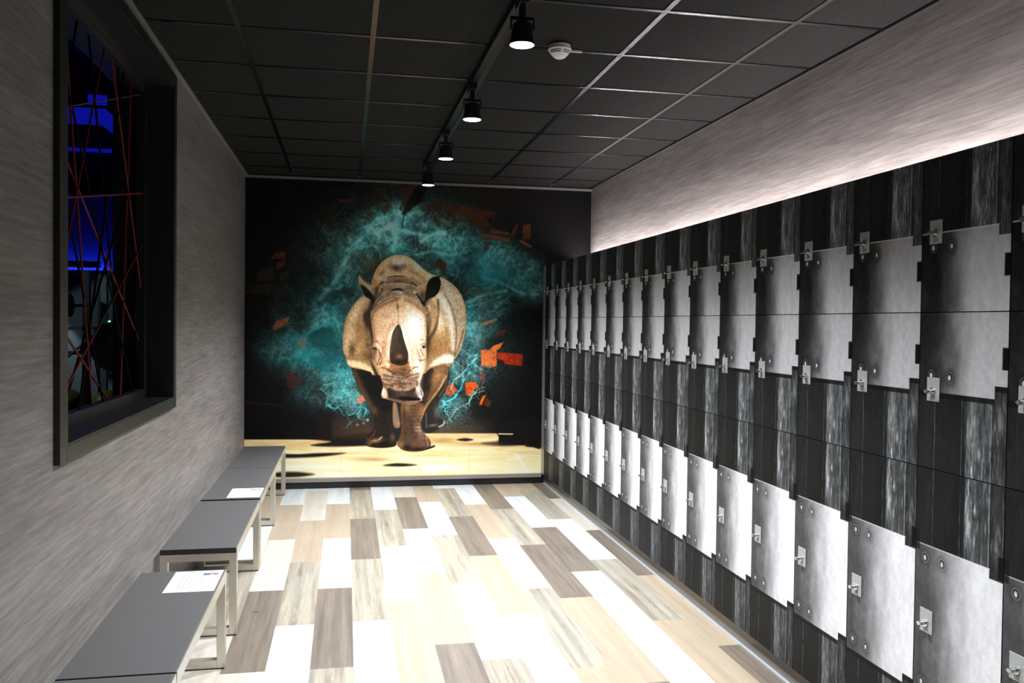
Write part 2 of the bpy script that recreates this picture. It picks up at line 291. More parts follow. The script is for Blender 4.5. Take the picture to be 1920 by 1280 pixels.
    for y in (780, 790, 797, 804, 811): c.line([(772, y + 1), (782, y - 1), (792, y)], .9, (60, 44, 36), .45, clip=m2)
    c.blob(753, 833, 6, 5, (160, 124, 78), .95, clip=m2); c.blob(764, 838, 7, 7, (30, 24, 22), .9, clip=m2); c.blob(784, 833, 16, 5, (124, 86, 76), .9, clip=m2); c.blob(783, 842, 18, 4, (34, 27, 28), .9, clip=m2)
    c.line([(799, 818), (801, 828), (803, 836)], 2, (190, 170, 160), .8, clip=m2); c.blob(806, 826, 3, 8, (130, 80, 62), .9, clip=m2); c.blob(790, 822, 7, 4, (140, 110, 96), .7, clip=m2)
    c.poly([(798, 841), (806, 837), (815, 834), (814, 838), (802, 842)], (26, 22, 24), .95, 1)
    c.poly([(700, 694), (712, 706), (718, 728), (722, 748), (738, 756), (738, 772), (716, 770), (700, 750), (684, 722), (672, 696)], (19, 19, 21), .88, 4, clip=m1)
    for y in range(768, 812, 6): c.line([(704, y + 2), (718, y), (734, y + 1)], 1, (84, 66, 50), .35, 1, clip=m1); c.line([(756, y + 1), (770, y - 1), (786, y)], 1, (72, 52, 38), .4, 1, clip=m2)
    c.mix(k, np.maximum(m1, m2) * ridge(U * .6, V * 1.3, 4, 95, 4) * .16, (38, 28, 22)); c.mix(k, np.maximum(m1, m2) * ridge(U + 60, V * 1.3, 4, 96, 4) * .08, (170, 130, 92))
    # body
    BD = [(697, 528), (704, 508), (716, 491), (734, 480), (752, 477.5), (772, 485), (789, 500), (807, 513), (826, 519), (848, 532), (864, 551), (871.5, 573), (874, 597), (871.5, 626), (865, 651), (856, 669), (850, 674),
          (849, 681), (842, 686), (826, 685), (808, 690), (798, 698), (790, 700), (706, 704), (696, 698), (682, 693), (664, 690), (653, 684), (650, 676), (648, 667), (644, 660), (643, 636), (646, 607), (654, 585), (669, 564), (685, 550), (694, 545)]
    c.poly(BD, (186, 148, 104), 1, 1); mb = c.full(BD, 1.2)
    c.mix(k, mb * np.clip((mott - .42) * 2.2, 0, 1) * .5, (146, 108, 66))
    # right flank
    c.poly([(826, 522), (850, 536), (866, 558), (872, 590), (869, 630), (858, 664), (852, 664), (856, 620), (850, 580), (836, 552)], (206, 188, 160), .85, 5, clip=mb)
    c.poly([(812, 545), (836, 556), (848, 586), (853, 625), (851, 655), (846, 648), (838, 600), (826, 568)], cream, .85, 5, clip=mb); c.blob(848, 560, 14, 26, (214, 202, 178), .6, -25, clip=mb)
    c.line([(834, 552), (848, 580), (855, 612), (855, 640), (852, 668)], 1.6, (98, 76, 52), .75, 1.3, clip=mb); c.line([(852, 668), (862, 645), (869, 618)], 2.2, (104, 70, 44), .75, 1.4, clip=mb)
    c.line([(860, 560), (866, 590), (864, 625), (860, 645)], 1.2, (170, 138, 100), .6, 1.4, clip=mb); c.line([(850, 548), (859, 575), (861, 610)], 1, (176, 150, 116), .6, 1.2, clip=mb)
    c.blob(832, 628, 14, 16, (168, 120, 66), .75, clip=mb, tex=np.clip(hair, 0, 1)); c.blob(820, 650, 16, 18, (170, 116, 58), .75, 30, clip=mb); c.blob(824, 600, 12, 30, (252, 232, 196), .75, -8, clip=mb)
    c.blob(808, 570, 12, 24, (232, 196, 150), .7, 10, clip=mb); c.poly([(806, 686), (820, 672), (838, 664), (850, 668), (848, 680), (828, 682)], cream, .9, 4, clip=mb)
    c.line([(800, 696), (818, 687), (838, 683), (848, 682)], 2.6, (150, 92, 42), .75, 1.2, clip=mb); c.line([(797, 692), (808, 672), (820, 660)], 3, (180, 132, 84), .6, 2, clip=mb)
    c.line([(821, 562), (822, 585), (818, 610), (808, 628), (800, 640)], 3, (64, 52, 40), .9, 1.6, clip=mb); c.poly([(820, 594), (818, 618), (806, 642), (802, 668), (798, 680), (797, 650), (802, 632), (812, 614)], (92, 66, 44), .8, 3, clip=mb)
    c.line([(812, 560), (818, 582), (815, 604), (803, 626)], 8, (222, 178, 122), .7, 3, clip=mb); c.line([(808, 552), (816, 570)], 3, (240, 208, 160), .6, 2, clip=mb)
    for q in range(7): c.line([(804 + 2.2 * q, 556 + q * 2), (809 + 1.6 * q, 580 + q * 3), (806 + q, 606 + 2 * q)], .8, (150, 112, 74), .45, clip=mb)
    for q in range(6): c.line([(836 + 4 * q, 548 + q * 4), (846 + 3.4 * q, 572 + q * 4), (850 + 2.6 * q, 600 + 4 * q)], .8, (168, 140, 104), .4, clip=mb)
    # left flank
    c.poly([(694, 552), (672, 566), (656, 590), (648, 620), (646, 652), (652, 664), (660, 640), (668, 600), (684, 570)], (226, 194, 146), .8, 5, clip=mb)
    c.blob(660, 655, 6, 12, (92, 78, 44), .85, clip=mb); c.blob(672, 610, 14, 12, (170, 118, 70), .5, clip=mb); c.blob(664, 590, 6, 22, (236, 208, 164), .6, 20, clip=mb); c.blob(682, 640, 12, 16, (150, 112, 64), .7, clip=mb, tex=np.clip(hair, 0, 1))
    c.blob(674, 655, 6, 10, (206, 160, 104), .7, clip=mb); c.blob(690, 668, 10, 9, (112, 80, 48), .7, clip=mb)
    c.poly([(651, 676), (662, 676), (684, 682), (700, 694), (702, 700), (690, 696), (672, 690), (656, 687)], (246, 214, 164), .95, 2.5, clip=mb); c.line([(656, 689), (676, 693), (694, 698)], 1.6, (92, 60, 34), .8, 1.2, clip=mb)
    c.poly([(697, 552), (692, 575), (681, 590), (684, 606), (692, 620), (697, 640), (702, 640), (699, 600), (704, 575)], (58, 46, 34), .92, 3, clip=mb); c.line([(698, 640), (696, 655), (694, 672)], 6, (104, 74, 46), .7, 3, clip=mb)
    c.blob(690, 645, 5, 16, (84, 66, 44), .7, clip=mb, tex=np.clip(hair * 1.1, 0, 1)); c.poly([(694, 676), (700, 684), (708, 700), (714, 708), (704, 704)], (36, 27, 20), .9, 2)
    # hump
    c.poly([(699, 528), (706, 508), (718, 493), (735, 482), (752, 480), (772, 487), (788, 502), (796, 520), (798, 530), (780, 522), (750, 518), (722, 520), (706, 534)], (196, 168, 130), .9, 4, clip=mb)
    c.blob(748, 492, 15, 9, (226, 206, 180), .9, clip=mb); c.blob(742, 502, 12, 6.5, (84, 64, 56), .95, 12, clip=mb); c.blob(756, 499, 8, 5, (98, 76, 64), .7, clip=mb); c.blob(733, 494, 4, 7, (140, 112, 88), .6, clip=mb)
    c.blob(716, 511, 8, 4.5, (140, 100, 82), .75, -25, clip=mb); c.line([(700, 526), (704, 512), (712, 500), (720, 492)], 5, (216, 156, 96), .7, 2.5, clip=mb); c.blob(775, 510, 9, 4, (166, 112, 72), .65, 25, clip=mb)
    c.line([(782, 513), (792, 520), (797, 530)], 5, (176, 116, 66), .7, 2.5, clip=mb); c.blob(786, 498, 6, 12, (222, 204, 176), .8, -40, clip=mb); c.blob(806, 520, 14, 8, (222, 202, 172), .8, 25, clip=mb); c.blob(702, 530, 5, 6, (190, 118, 62), .7, clip=mb)
    # nape folds
    c.poly([(706, 540), (716, 527), (730, 520), (752, 518), (774, 521), (790, 532), (800, 548), (806, 566), (795, 572), (770, 560), (745, 556), (720, 562), (702, 576), (698, 572), (704, 556)], (156, 134, 106), .95, 2.5)
    NK = c.full([(700, 538), (730, 516), (775, 516), (804, 540), (808, 570), (745, 566), (696, 580)], 2)
    c.line([(726, 520), (740, 518), (760, 518)], 1.6, (26, 24, 22), .95, .8, taper=True); c.line([(711, 535), (716, 530), (720, 528)], 2, (20, 20, 20), .95, .8, taper=True); c.line([(770, 529), (776, 532), (782, 537)], 2, (20, 20, 20), .95, .8, taper=True)
    c.blob(746, 527, 11, 2.6, (66, 60, 50), .85); c.blob(720, 524, 6, 3, (206, 190, 162), .6); c.line([(722, 533), (745, 531), (768, 533)], 3, (206, 186, 156), .7, 1.5); c.line([(722, 538), (745, 537), (768, 538)], 2, (196, 174, 146), .6, 1.5)
    c.poly([(732, 545), (738, 541), (748, 540), (757, 543), (754, 545), (746, 543.6), (738, 545)], (36, 33, 34), .95, 1.0); c.line([(757, 544), (764, 550), (769, 555)], 1.3, (70, 58, 50), .8); c.line([(733, 545), (727, 552), (722, 557)], 1.3, (80, 68, 56), .8)
    c.line([(731, 552), (722, 559), (716, 564)], 1.2, (70, 60, 48), .7); c.blob(768, 543, 5, 5, (146, 126, 104), .7)
    for q in range(6): c.line([(716 + q * 3, 560 - q * 2.0), (723 + q * 3, 551 - q * 2.6), (728 + q * 3, 545 - q * 2.5)], .7, (120, 102, 80), .5)
    for q in range(6): c.line([(764 + q * 4, 548 + q * 3), (770 + q * 4, 541 + q * 3), (772 + q * 4, 536 + 3 * q)], .8, (104, 88, 68), .5)
    # brow ridge
    c.poly([(694, 586), (698, 576), (712, 564), (727, 554), (742, 546), (752, 546), (764, 552), (780, 561), (794, 571), (800, 580), (800, 590), (790, 580), (770, 568), (750, 561), (736, 562), (718, 571), (702, 582), (696, 592)], (184, 160, 126), .97, 1.4)
    c.line([(698, 580), (712, 569), (728, 560), (742, 555)], 3, (112, 92, 64), .6, 1.8); c.line([(764, 562), (782, 571), (797, 584)], 3.2, (168, 118, 68), .75, 1.8); c.line([(748, 549), (768, 556), (788, 568)], 2.5, (226, 206, 170), .7, 1.3)
    c.line([(696, 590), (704, 580), (718, 571), (728, 566)], 3.5, (72, 52, 32), .85, 1.6); c.line([(738, 560), (744, 558.5), (752, 560)], 1.6, (40, 34, 30), .9, .9, taper=True)
    # ears
    E1 = [(673, 516), (680, 524), (690, 531), (700, 536), (710, 538), (716, 546), (715, 556), (706, 564), (697, 572), (694, 562), (684, 555), (678, 542), (673, 533)]
    c.poly(E1, (176, 152, 118), 1, 1); me = c.full(E1, 1)
    c.poly([(676, 534), (684, 536), (692, 544), (699, 553), (704, 560), (697, 573), (693, 561), (684, 556), (678, 543)], (26, 25, 20), .97, 1.8, clip=me); c.line([(674, 520), (682, 532), (694, 541)], 4, (206, 172, 132), .7, 2, clip=me)
    c.line([(698, 570), (707, 560), (714, 549), (716, 541)], 2.4, (40, 38, 32), .8, 1.2); c.line([(703, 566), (712, 556)], 2, (190, 170, 138), .8, 1.2)
    for q in range(5): c.line([(698 + q * 3, 538 + q), (700 + q * 3, 548 + q), (698 + q * 3, 558)], .8, (92, 78, 58), .5, clip=me)
    c.poly([(776, 552), (775, 543), (782, 537), (792, 530), (806, 526), (812, 545), (810, 562), (800, 572), (790, 566), (782, 560)], (184, 156, 118), 1, 1.2)
    c.poly([(786, 553), (798, 545), (808, 546), (806, 560), (797, 570), (790, 566)], (92, 74, 46), .8, 3); c.line([(781, 552), (788, 562), (796, 571)], 5, (22, 22, 22), .95, 1.5); c.line([(778, 548), (782, 557), (788, 564)], 1.6, (210, 186, 150), .8)
    E2 = [(827.5, 516.5), (822, 518), (812, 519), (804, 526), (800, 536), (798, 550), (797, 560), (795, 569), (804, 560), (814, 556), (822, 548), (826, 536), (826, 526), (824, 521)]
    c.poly(E2, (24, 25, 23), 1, .9); c.blob(812, 540, 6, 12, (36, 38, 32), .6, 20)
    # head
    HD = [(695, 590), (700, 580), (714, 570), (730, 563), (744, 559.5), (756, 560.5), (772, 567), (790, 578), (799, 590), (799.5, 617), (799, 643), (799.5, 668), (797, 690), (789, 713), (788, 725), (794, 737), (791, 747), (785, 753), (769, 758),
          (754, 755), (739, 751), (722, 747), (716.5, 745), (715, 737), (718.5, 725), (715.5, 711), (707, 691), (702, 672), (698, 656), (701, 640), (699, 624), (697, 607)]
    c.poly(HD, (214, 174, 132), 1, 1); mh = c.full(HD, 1)
    c.mix(k, mh * np.clip((mott - .45) * 2.5, 0, 1) * .5, (226, 170, 122))
    c.blob(775, 612, 24, 36, (255, 252, 242), 1, clip=mh); c.blob(722, 600, 18, 22, (240, 212, 180), .6, clip=mh); c.blob(784, 690, 10, 40, (255, 248, 236), .85, clip=mh)
    c.line([(697, 596), (706, 583), (722, 573), (740, 566)], 6, (196, 128, 78), .6, 3, clip=mh); c.line([(768, 568), (786, 580), (797, 592)], 6, (214, 160, 106), .6, 3, clip=mh)
    c.line([(700, 615), (704, 600), (710, 592)], 5, (214, 160, 120), .5, 3, clip=mh)
    c.blob(745.5, 574, 2.6, 6.5, (116, 66, 36), .9, clip=mh); c.line([(746.5, 578), (747, 606)], 1, (150, 88, 52), .85, .7, clip=mh); c.blob(757, 598, 8, 3, (240, 190, 140), .7, clip=mh); c.blob(735, 570, 10, 4, (206, 178, 146), .6, clip=mh)
    for q in range(8): c.line([(728 + q * 1, 566 + q * 1.4), (745, 563 + q * 1.6), (764 - q, 567 + q * 1.5)], .6, (168, 136, 104), .4, clip=mh)
    c.line([(701, 620), (720, 611), (738, 607), (745, 603)], 1.8, (214, 150, 104), .65, 1.2, clip=mh); c.line([(718, 632), (726, 624), (735, 615)], 2, (224, 158, 112), .7, 1.3, clip=mh)
    c.line([(738, 616), (729, 640), (726, 668), (727, 684)], 6, (255, 248, 232), .85, 2.4, clip=mh); c.blob(720, 650, 5, 16, (206, 140, 104), .7, clip=mh); c.blob(712, 636, 8, 10, (246, 220, 192), .7, clip=mh)
    c.line([(753, 614), (760, 640), (768, 662), (770, 684)], 4, (255, 250, 240), .85, 2, clip=mh); c.blob(782, 655, 6, 10, (240, 200, 160), .6, clip=mh)
    for q in range(5): c.line([(715 + q * 2.6, 640), (716 + q * 2.3, 656), (715 + q * 2.2, 672)], .7, (170, 110, 80), .5, clip=mh)
    c.line([(697, 598), (700, 586), (708, 577), (722, 569), (736, 563), (746, 561)], 4.5, (104, 74, 46), .7, 2.2, clip=mh); c.line([(758, 562), (774, 569), (789, 579), (799, 592), (799, 612)], 4, (134, 94, 56), .65, 2.2, clip=mh)
    c.line([(699, 600), (701, 624), (703, 640)], 3, (150, 104, 70), .6, 2, clip=mh); c.line([(798, 600), (798, 640)], 2, (190, 146, 104), .5, 1.5, clip=mh)
    c.blob(722, 590, 10, 8, (198, 140, 98), .5, clip=mh); c.blob(734, 612, 10, 5, (220, 160, 118), .5, -20, clip=mh); c.blob(712, 612, 7, 16, (220, 176, 132), .5, clip=mh)
    # eyes
    c.blob(702.5, 654, 4.6, 3.6, (20, 22, 28), 1, 20, p=4); c.blob(703, 660, 3, 6, (30, 24, 22), .9, p=3); c.line([(703, 656), (704, 668), (708, 676)], 1.5, (226, 190, 160), .9); c.line([(710, 656), (712, 668), (708, 682)], 2, (110, 68, 52), .8, 1)
    c.line([(703, 641), (706, 639), (709, 642)], 1.6, (70, 50, 40), .8); c.blob(698, 668, 4, 8, (92, 68, 48), .7, tex=np.clip(hair, 0, 1)); c.line([(706, 646), (712, 650), (714, 658)], 3, (250, 226, 200), .8, 1.2)
    c.line([(714, 662), (715, 674), (712, 684)], 1.6, (96, 60, 48), .7); c.line([(706, 684), (712, 682), (716, 678)], 1.2, (90, 60, 46), .6)
    c.blob(794.5, 650, 3.3, 2.8, (22, 26, 38), 1, p=4); c.line([(790, 646), (795, 644), (799, 647)], 1.2, (110, 80, 60), .8); c.line([(790, 637), (794, 637)], 1.3, (90, 64, 46), .8)
    c.line([(789, 655), (792, 663), (795, 668)], 1.6, (150, 98, 66), .8); c.line([(782, 655), (787, 668), (792, 675), (797, 673)], 1.8, (160, 104, 70), .8); c.line([(780, 660), (785, 672), (786, 680)], 1.2, (190, 140, 104), .7); c.line([(786, 674), (790, 677)], 2, (90, 60, 44), .8)
    # horn
    HN = [(746.8, 608), (741, 614), (736, 625), (733, 640), (731, 656), (731, 674), (734, 680), (743, 684), (752, 685.5), (761, 683), (765, 676), (764.5, 660), (760, 646), (756, 632), (753, 619), (750, 611)]
    c.poly([(729, 676), (732, 684), (728, 694), (736, 698), (746, 700), (760, 699), (769, 693), (767, 683), (764, 676)], (172, 114, 62), .95, 1.8); c.line([(727, 692), (738, 699), (748, 702), (762, 700), (769, 694)], 2.4, (60, 36, 22), .85, 1.2); c.blob(756, 692, 8, 3.4, (84, 48, 30), .7); c.blob(727, 676, 1.8, 5, (190, 120, 60), .8)
    c.poly(HN, (62, 51, 41), 1, .9); mn = c.full(HN, .8)
    c.mix(k, mn * np.clip((vnoise(U, V, 2.4, 14, 40, 2) - .4) * 2, 0, 1) * .45, (98, 80, 64)); c.blob(743, 625, 3.5, 12, (104, 90, 74), .5, 10, clip=mn); c.blob(749, 668, 6, 5, (156, 100, 66), .9, clip=mn); c.blob(748, 679, 13, 4.5, (34, 24, 18), .9, clip=mn); c.blob(735, 664, 3, 14, (44, 34, 24), .6, clip=mn)
    c.line([(752, 620), (759, 644), (764, 664)], 2.5, (52, 40, 30), .6, 1.5, clip=mn)
    # muzzle wrinkles
    c.blob(752, 707, 12, 6, (74, 52, 38), .95, clip=mh); c.blob(750, 716, 10, 7, (96, 74, 54), .85, clip=mh); c.blob(728, 712, 10, 7, (206, 180, 150), .7, clip=mh); c.blob(775, 708, 10, 6, (214, 190, 162), .7, clip=mh)
    for P, w in [([(716, 689), (722, 690), (730, 696), (740, 702)], 2), ([(719, 702), (728, 705), (738, 706)], 1.6), ([(718, 710), (726, 713), (734, 718)], 2), ([(765, 704), (774, 703), (783, 700)], 1.6), ([(768, 711), (776, 709), (784, 706)], 1.8), ([(760, 718), (768, 712), (776, 713)], 1.6),
                 ([(724, 720), (732, 722), (738, 726)], 1.6), ([(773, 692), (778, 688), (784, 688)], 1.5), ([(719, 716), (722, 726), (726, 730)], 2.4), ([(782, 716), (781, 724), (785, 728)], 2)]:
        c.line(P, w, (78, 54, 40), .8, 1, clip=mh)
    for P, w in [([(722, 707), (730, 709), (742, 710)], 2), ([(722, 715), (730, 718), (744, 716)], 2.4), ([(760, 716), (766, 709), (774, 716), (781, 712)], 2.2), ([(736, 728), (742, 730), (750, 728)], 3), ([(768, 706), (778, 705), (784, 704)], 2), ([(762, 722), (770, 720), (776, 724)], 2)]:
        c.line(P, w, (244, 226, 196), .8, 1, clip=mh)
    for P_, w_, al_ in [([(750, 700), (751, 712), (752, 726)], 15, .5), ([(721, 704), (726, 712), (724, 724)], 3, .55), ([(742, 706), (733, 714), (737, 724)], 3, .5), ([(763, 707), (770, 714), (768, 724)], 3.5, .5), ([(785, 700), (780, 710), (783, 720)], 3, .5)]:
        c.line(P_, w_, (92, 66, 48), al_, 3, clip=mh)
    c.blob(751, 724, 34, 24, (140, 104, 74), .78, clip=mh); c.blob(752, 706, 20, 8, (96, 70, 50), .5, clip=mh); c.blob(716, 600, 13, 30, (214, 172, 130), .5, clip=mh); c.blob(724, 640, 12, 30, (222, 180, 142), .45, clip=mh)
    mz = np.clip(1 - ((U - 752) / 36) ** 2, 0, 1) * np.clip((V - 688) / 12, 0, 1) * np.clip((740 - V) / 10, 0, 1) * mh
    c.mix(k, mz * np.clip(ridge(U, V * 2.2, 13, 81, 4), 0, 1) * .7, (70, 48, 36)); c.mix(k, mz * np.clip(ridge(U + 30, V * 2.2, 12, 82, 4), 0, 1) * .38, (244, 222, 190))
    c.blob(752, 752, 26, 6, (104, 76, 64), .85, clip=mh); c.blob(701, 670, 5, 9, (110, 76, 54), .4, clip=mh)
    # mouth
    c.poly([(727, 727), (738, 731), (752, 734), (766, 732), (776, 727), (782, 730), (784, 742), (776, 749), (756, 750), (736, 748), (726, 742)], (62, 46, 38), .95, 2, clip=mh); c.blob(732, 738, 5, 8, (44, 38, 30), .8, clip=mh); c.blob(756, 738, 12, 4, (104, 82, 66), .8, clip=mh)
    c.poly([(746, 747), (758, 743), (772, 745), (789, 746), (788, 750), (772, 751), (756, 750)], (16, 17, 20), .97, 1.2); c.line([(750, 753), (762, 756), (774, 755), (786, 751)], 3, (132, 92, 84), .8, 1.2)
    c.poly([(716.5, 728), (721, 727), (726, 736), (726, 744), (717, 745), (715.5, 737)], (222, 190, 168), .9, 1.5, clip=mh); c.blob(719, 732, 2, 5, (255, 246, 238), .7, clip=mh)
    c.poly([(781, 724), (787, 727), (793.5, 737), (790, 746), (785, 744), (779, 735)], (204, 192, 184), .95, 1.2, clip=mh); c.line([(785, 727), (790, 735), (790, 741)], 1.6, (44, 50, 66), .8, .8); c.blob(785, 730, 2.5, 4, (255, 252, 248), .9, clip=mh); c.blob(780, 738, 5, 5, (150, 116, 94), .6, clip=mh)
    c.line([(789, 742), (790, 750)], 2.2, (235, 235, 235), .9)
    for P_, w_, al_ in [([(707, 540), (704, 556), (698, 572), (694, 590)], 5, .7), ([(716, 556), (706, 568), (699, 580)], 3, .6), ([(795, 572), (803, 584), (806, 604), (802, 626)], 5, .5), ([(800, 590), (802, 620), (801, 650)], 2.4, .8)]:
        c.line(P_, w_, (58, 44, 32), al_, 2.4, clip=np.clip(mb - mh, 0, 1))
    c.line([(726, 530), (748, 528), (772, 531)], 5, (96, 82, 66), .55, 2.4); c.line([(716, 546), (728, 541), (734, 540)], 2, (100, 86, 68), .6, 1.2); c.line([(760, 540), (772, 541), (784, 547)], 2, (104, 88, 68), .6, 1.2)
    c.poly([(697, 607), (703, 604), (706, 640), (704, 660), (710, 690), (718, 714), (714, 712), (706, 692), (698, 660)], (150, 100, 66), .35, 3, clip=mh)
    skin = np.maximum(mb, np.maximum(m1, m2)) * (1 - mh)
    c.mix(k, skin * ridge(U, V * .45, 5, 90, 4) * .13, (84, 58, 36)); c.mix(k, mh * ridge(U, V * .8, 6, 91, 5) * .10, (176, 116, 76))
    for P_, w_ in [([(714, 563), (724, 557), (738, 551), (744, 549)], 1.4), ([(752, 549), (764, 554), (778, 562), (790, 571)], 1.4), ([(708, 572), (722, 563), (736, 557)], 1.1), ([(724, 524), (746, 522), (770, 525)], 1.2), ([(718, 540), (730, 537), (742, 536)], 1.1), ([(756, 536), (770, 538), (784, 543)], 1.1), ([(790, 552), (797, 560), (802, 572)], 1.4)]:
        c.line(P_, w_, (70, 56, 44), .6, .9, taper=True)
    for x_, y_, r1, r2, cl_, a_ in [(706, 548, 6, 10, (80, 66, 50), .6), (790, 548, 5, 8, (90, 74, 54), .5), (749, 552, 24, 2.2, (92, 76, 58), .35), (804, 645, 5, 26, (70, 48, 30), .5), (687, 608, 5, 22, (60, 44, 30), .4)]:
        c.blob(x_, y_, r1, r2, cl_, a_, clip=mb * (1 - .0 * mh))
    hf = (N(2.6, 44, 2) - .5)
    BDm = np.maximum(np.maximum(mb, mh), np.maximum(m1, m2))
    c.C *= 1 + (hf * .28 * BDm)[..., None]
    c.C *= (1 + .28 * BDm * np.clip((575 - V) / 60, 0, 1))[..., None]  # rhino colour raised towards the hump to make up for spotlight falloff
    c.C = 255 * (np.clip(c.C, 0, 255) / 255) ** (1 + .30 * BDm)[..., None]
    gm = c.C.mean(-1, keepdims=True); c.C = c.C + (gm - c.C) * (.20 * BDm)[..., None]
    c.C = 255 * (np.clip(c.C, 0, 255) / 255) ** 1.0
    return np.clip(c.C, 0, 255)
# ---------------------------------------------------------------- mesh helpers
class MB:
    def __init__(s): s.v = []; s.f = []; s.m = []
    def add(s, vs, fs, mi=0):
        o = len(s.v); s.v += [tuple(v) for v in vs]; s.f += [tuple(i + o for i in f) for f in fs]; s.m += [mi] * len(fs); return s
    def box(s, x0, x1, y0, y1, z0, z1, mi=0):
        return s.add([(x0, y0, z0), (x1, y0, z0), (x1, y1, z0), (x0, y1, z0), (x0, y0, z1), (x1, y0, z1), (x1, y1, z1), (x0, y1, z1)],
                     [(0, 3, 2, 1), (4, 5, 6, 7), (0, 1, 5, 4), (1, 2, 6, 5), (2, 3, 7, 6), (3, 0, 4, 7)], mi)
    def tube(s, a, b, r, r2=None, n=12, mi=0, cap=True):
        a, b = Vector(a), Vector(b); d = (b - a).normalized(); r2 = r if r2 is None else r2
        h = Vector((0, 0, 1)) if abs(d.z) < .9 else Vector((1, 0, 0)); p = d.cross(h).normalized(); q = d.cross(p)
        vs = []
        for c, rr in ((a, r), (b, r2)):
            for i in range(n):
                t = 2 * math.pi * i / n; vs.append(c + p * rr * math.cos(t) + q * rr * math.sin(t))
        fs = [(i, (i + 1) % n, n + (i + 1) % n, n + i) for i in range(n)]
        if cap: fs += [tuple(range(n))[::-1], tuple(range(n, 2 * n))]
        return s.add(vs, fs, mi)
    def lathe(s, prof, c=(0, 0, 0), n=32, mi=0, axis='z'):
        vs = []; k = len(prof)
        for i in range(n):
            t = 2 * math.pi * i / n
            for r, z in prof:
                x, y = r * math.cos(t), r * math.sin(t)
                vs.append({'z': (c[0] + x, c[1] + y, c[2] + z), 'x': (c[0] + z, c[1] + x, c[2] + y), 'y': (c[0] + x, c[1] + z, c[2] + y)}[axis])
        fs = [(i * k + j, ((i + 1) % n) * k + j, ((i + 1) % n) * k + j + 1, i * k + j + 1) for i in range(n) for j in range(k - 1)]
        return s.add(vs, fs, mi)
    def build(s, name, mats, parent=None, loc=None, smooth=False, bevel=0, seg=2):
        me = bpy.data.meshes.new(name); me.from_pydata(s.v, [], s.f); me.update()
        for m in (mats if isinstance(mats, (list, tuple)) else [mats]): me.materials.append(m)
        if len(set(s.m)) > 1: me.polygons.foreach_set('material_index', s.m)
        if smooth:
            me.polygons.foreach_set('use_smooth', [True] * len(me.polygons))
            try: me.set_sharp_from_angle(angle=math.radians(40))
            except Exception: pass
        o = bpy.data.objects.new(name, me); COL.objects.link(o)
        if parent is not None: o.parent = parent
        if loc is not None: o.location = loc
        if bevel:
            b = o.modifiers.new('bevel', 'BEVEL'); b.width = bevel; b.segments = seg; b.limit_method = 'ANGLE'
        return o

def tag(o, label=None, cat=None, group=None, kind=None):
    for k, v in (('label', label), ('category', cat), ('group', group), ('kind', kind)):
        if v: o[k] = v
    return o
def empty(name, loc, **kw):
    o = bpy.data.objects.new(name, None); COL.objects.link(o); o.location = loc; o.empty_display_size = .1; return tag(o, **kw)
def copy_tree(o, parent=None):
    c = o.copy(); COL.objects.link(c)
    if parent is not None: c.parent = parent
    for ch in list(o.children): copy_tree(ch, c)
    return c

# ---------------------------------------------------------------- materials
def mat(name, col, rough=.5, metal=0., spec=.5, emit=None, es=0, noise=None, bump=None, scale=(1, 1, 1), attr=None, aniso=None):
    m = bpy.data.materials.new(name); m.use_nodes = True; nt = m.node_tree; b = nt.nodes['Principled BSDF']; N = nt.nodes.new; L = nt.links.new
    b.inputs['Base Color'].default_value = (*col, 1); b.inputs['Roughness'].default_value = rough; b.inputs['Metallic'].default_value = metal
    b.inputs['Specular IOR Level'].default_value = spec
    if emit: b.inputs['Emission Color'].default_value = (*emit, 1); b.inputs['Emission Strength'].default_value = es
    tc = N('ShaderNodeTexCoord'); mp = N('ShaderNodeMapping'); mp.inputs['Scale'].default_value = scale; L(tc.outputs['Object'], mp.inputs['Vector'])
    if attr:
        a = N('ShaderNodeAttribute'); a.attribute_name = attr; L(a.outputs['Color'], b.inputs['Base Color'])
    if noise:
        sc, amt = noise
        n = N('ShaderNodeTexNoise'); n.inputs['Scale'].default_value = sc; n.inputs['Detail'].default_value = 5; L(mp.outputs[0], n.inputs['Vector'])
        r = N('ShaderNodeMapRange'); r.inputs['From Min'].default_value = .3; r.inputs['From Max'].default_value = .7
        r.inputs['To Min'].default_value = 1 - amt; r.inputs['To Max'].default_value = 1 + amt; L(n.outputs['Fac'], r.inputs['Value'])
        x = N('ShaderNodeMix'); x.data_type = 'RGBA'; x.blend_type = 'MULTIPLY'; x.inputs['Factor'].default_value = 1
        if attr: L(a.outputs['Color'], x.inputs['A'])
        else: x.inputs['A'].default_value = (*col, 1)
        cb = N('ShaderNodeCombineColor'); [L(r.outputs[0], cb.inputs[i]) for i in range(3)]; L(cb.outputs[0], x.inputs['B']); L(x.outputs['Result'], b.inputs['Base Color'])
    if bump:
        sc, st = bump
        n = N('ShaderNodeTexNoise'); n.inputs['Scale'].default_value = sc; n.inputs['Detail'].default_value = 4; L(mp.outputs[0], n.inputs['Vector'])
        bp = N('ShaderNodeBump'); bp.inputs['Strength'].default_value = st; bp.inputs['Distance'].default_value = .002; L(n.outputs['Fac'], bp.inputs['Height']); L(bp.outputs[0], b.inputs['Normal'])
    return m

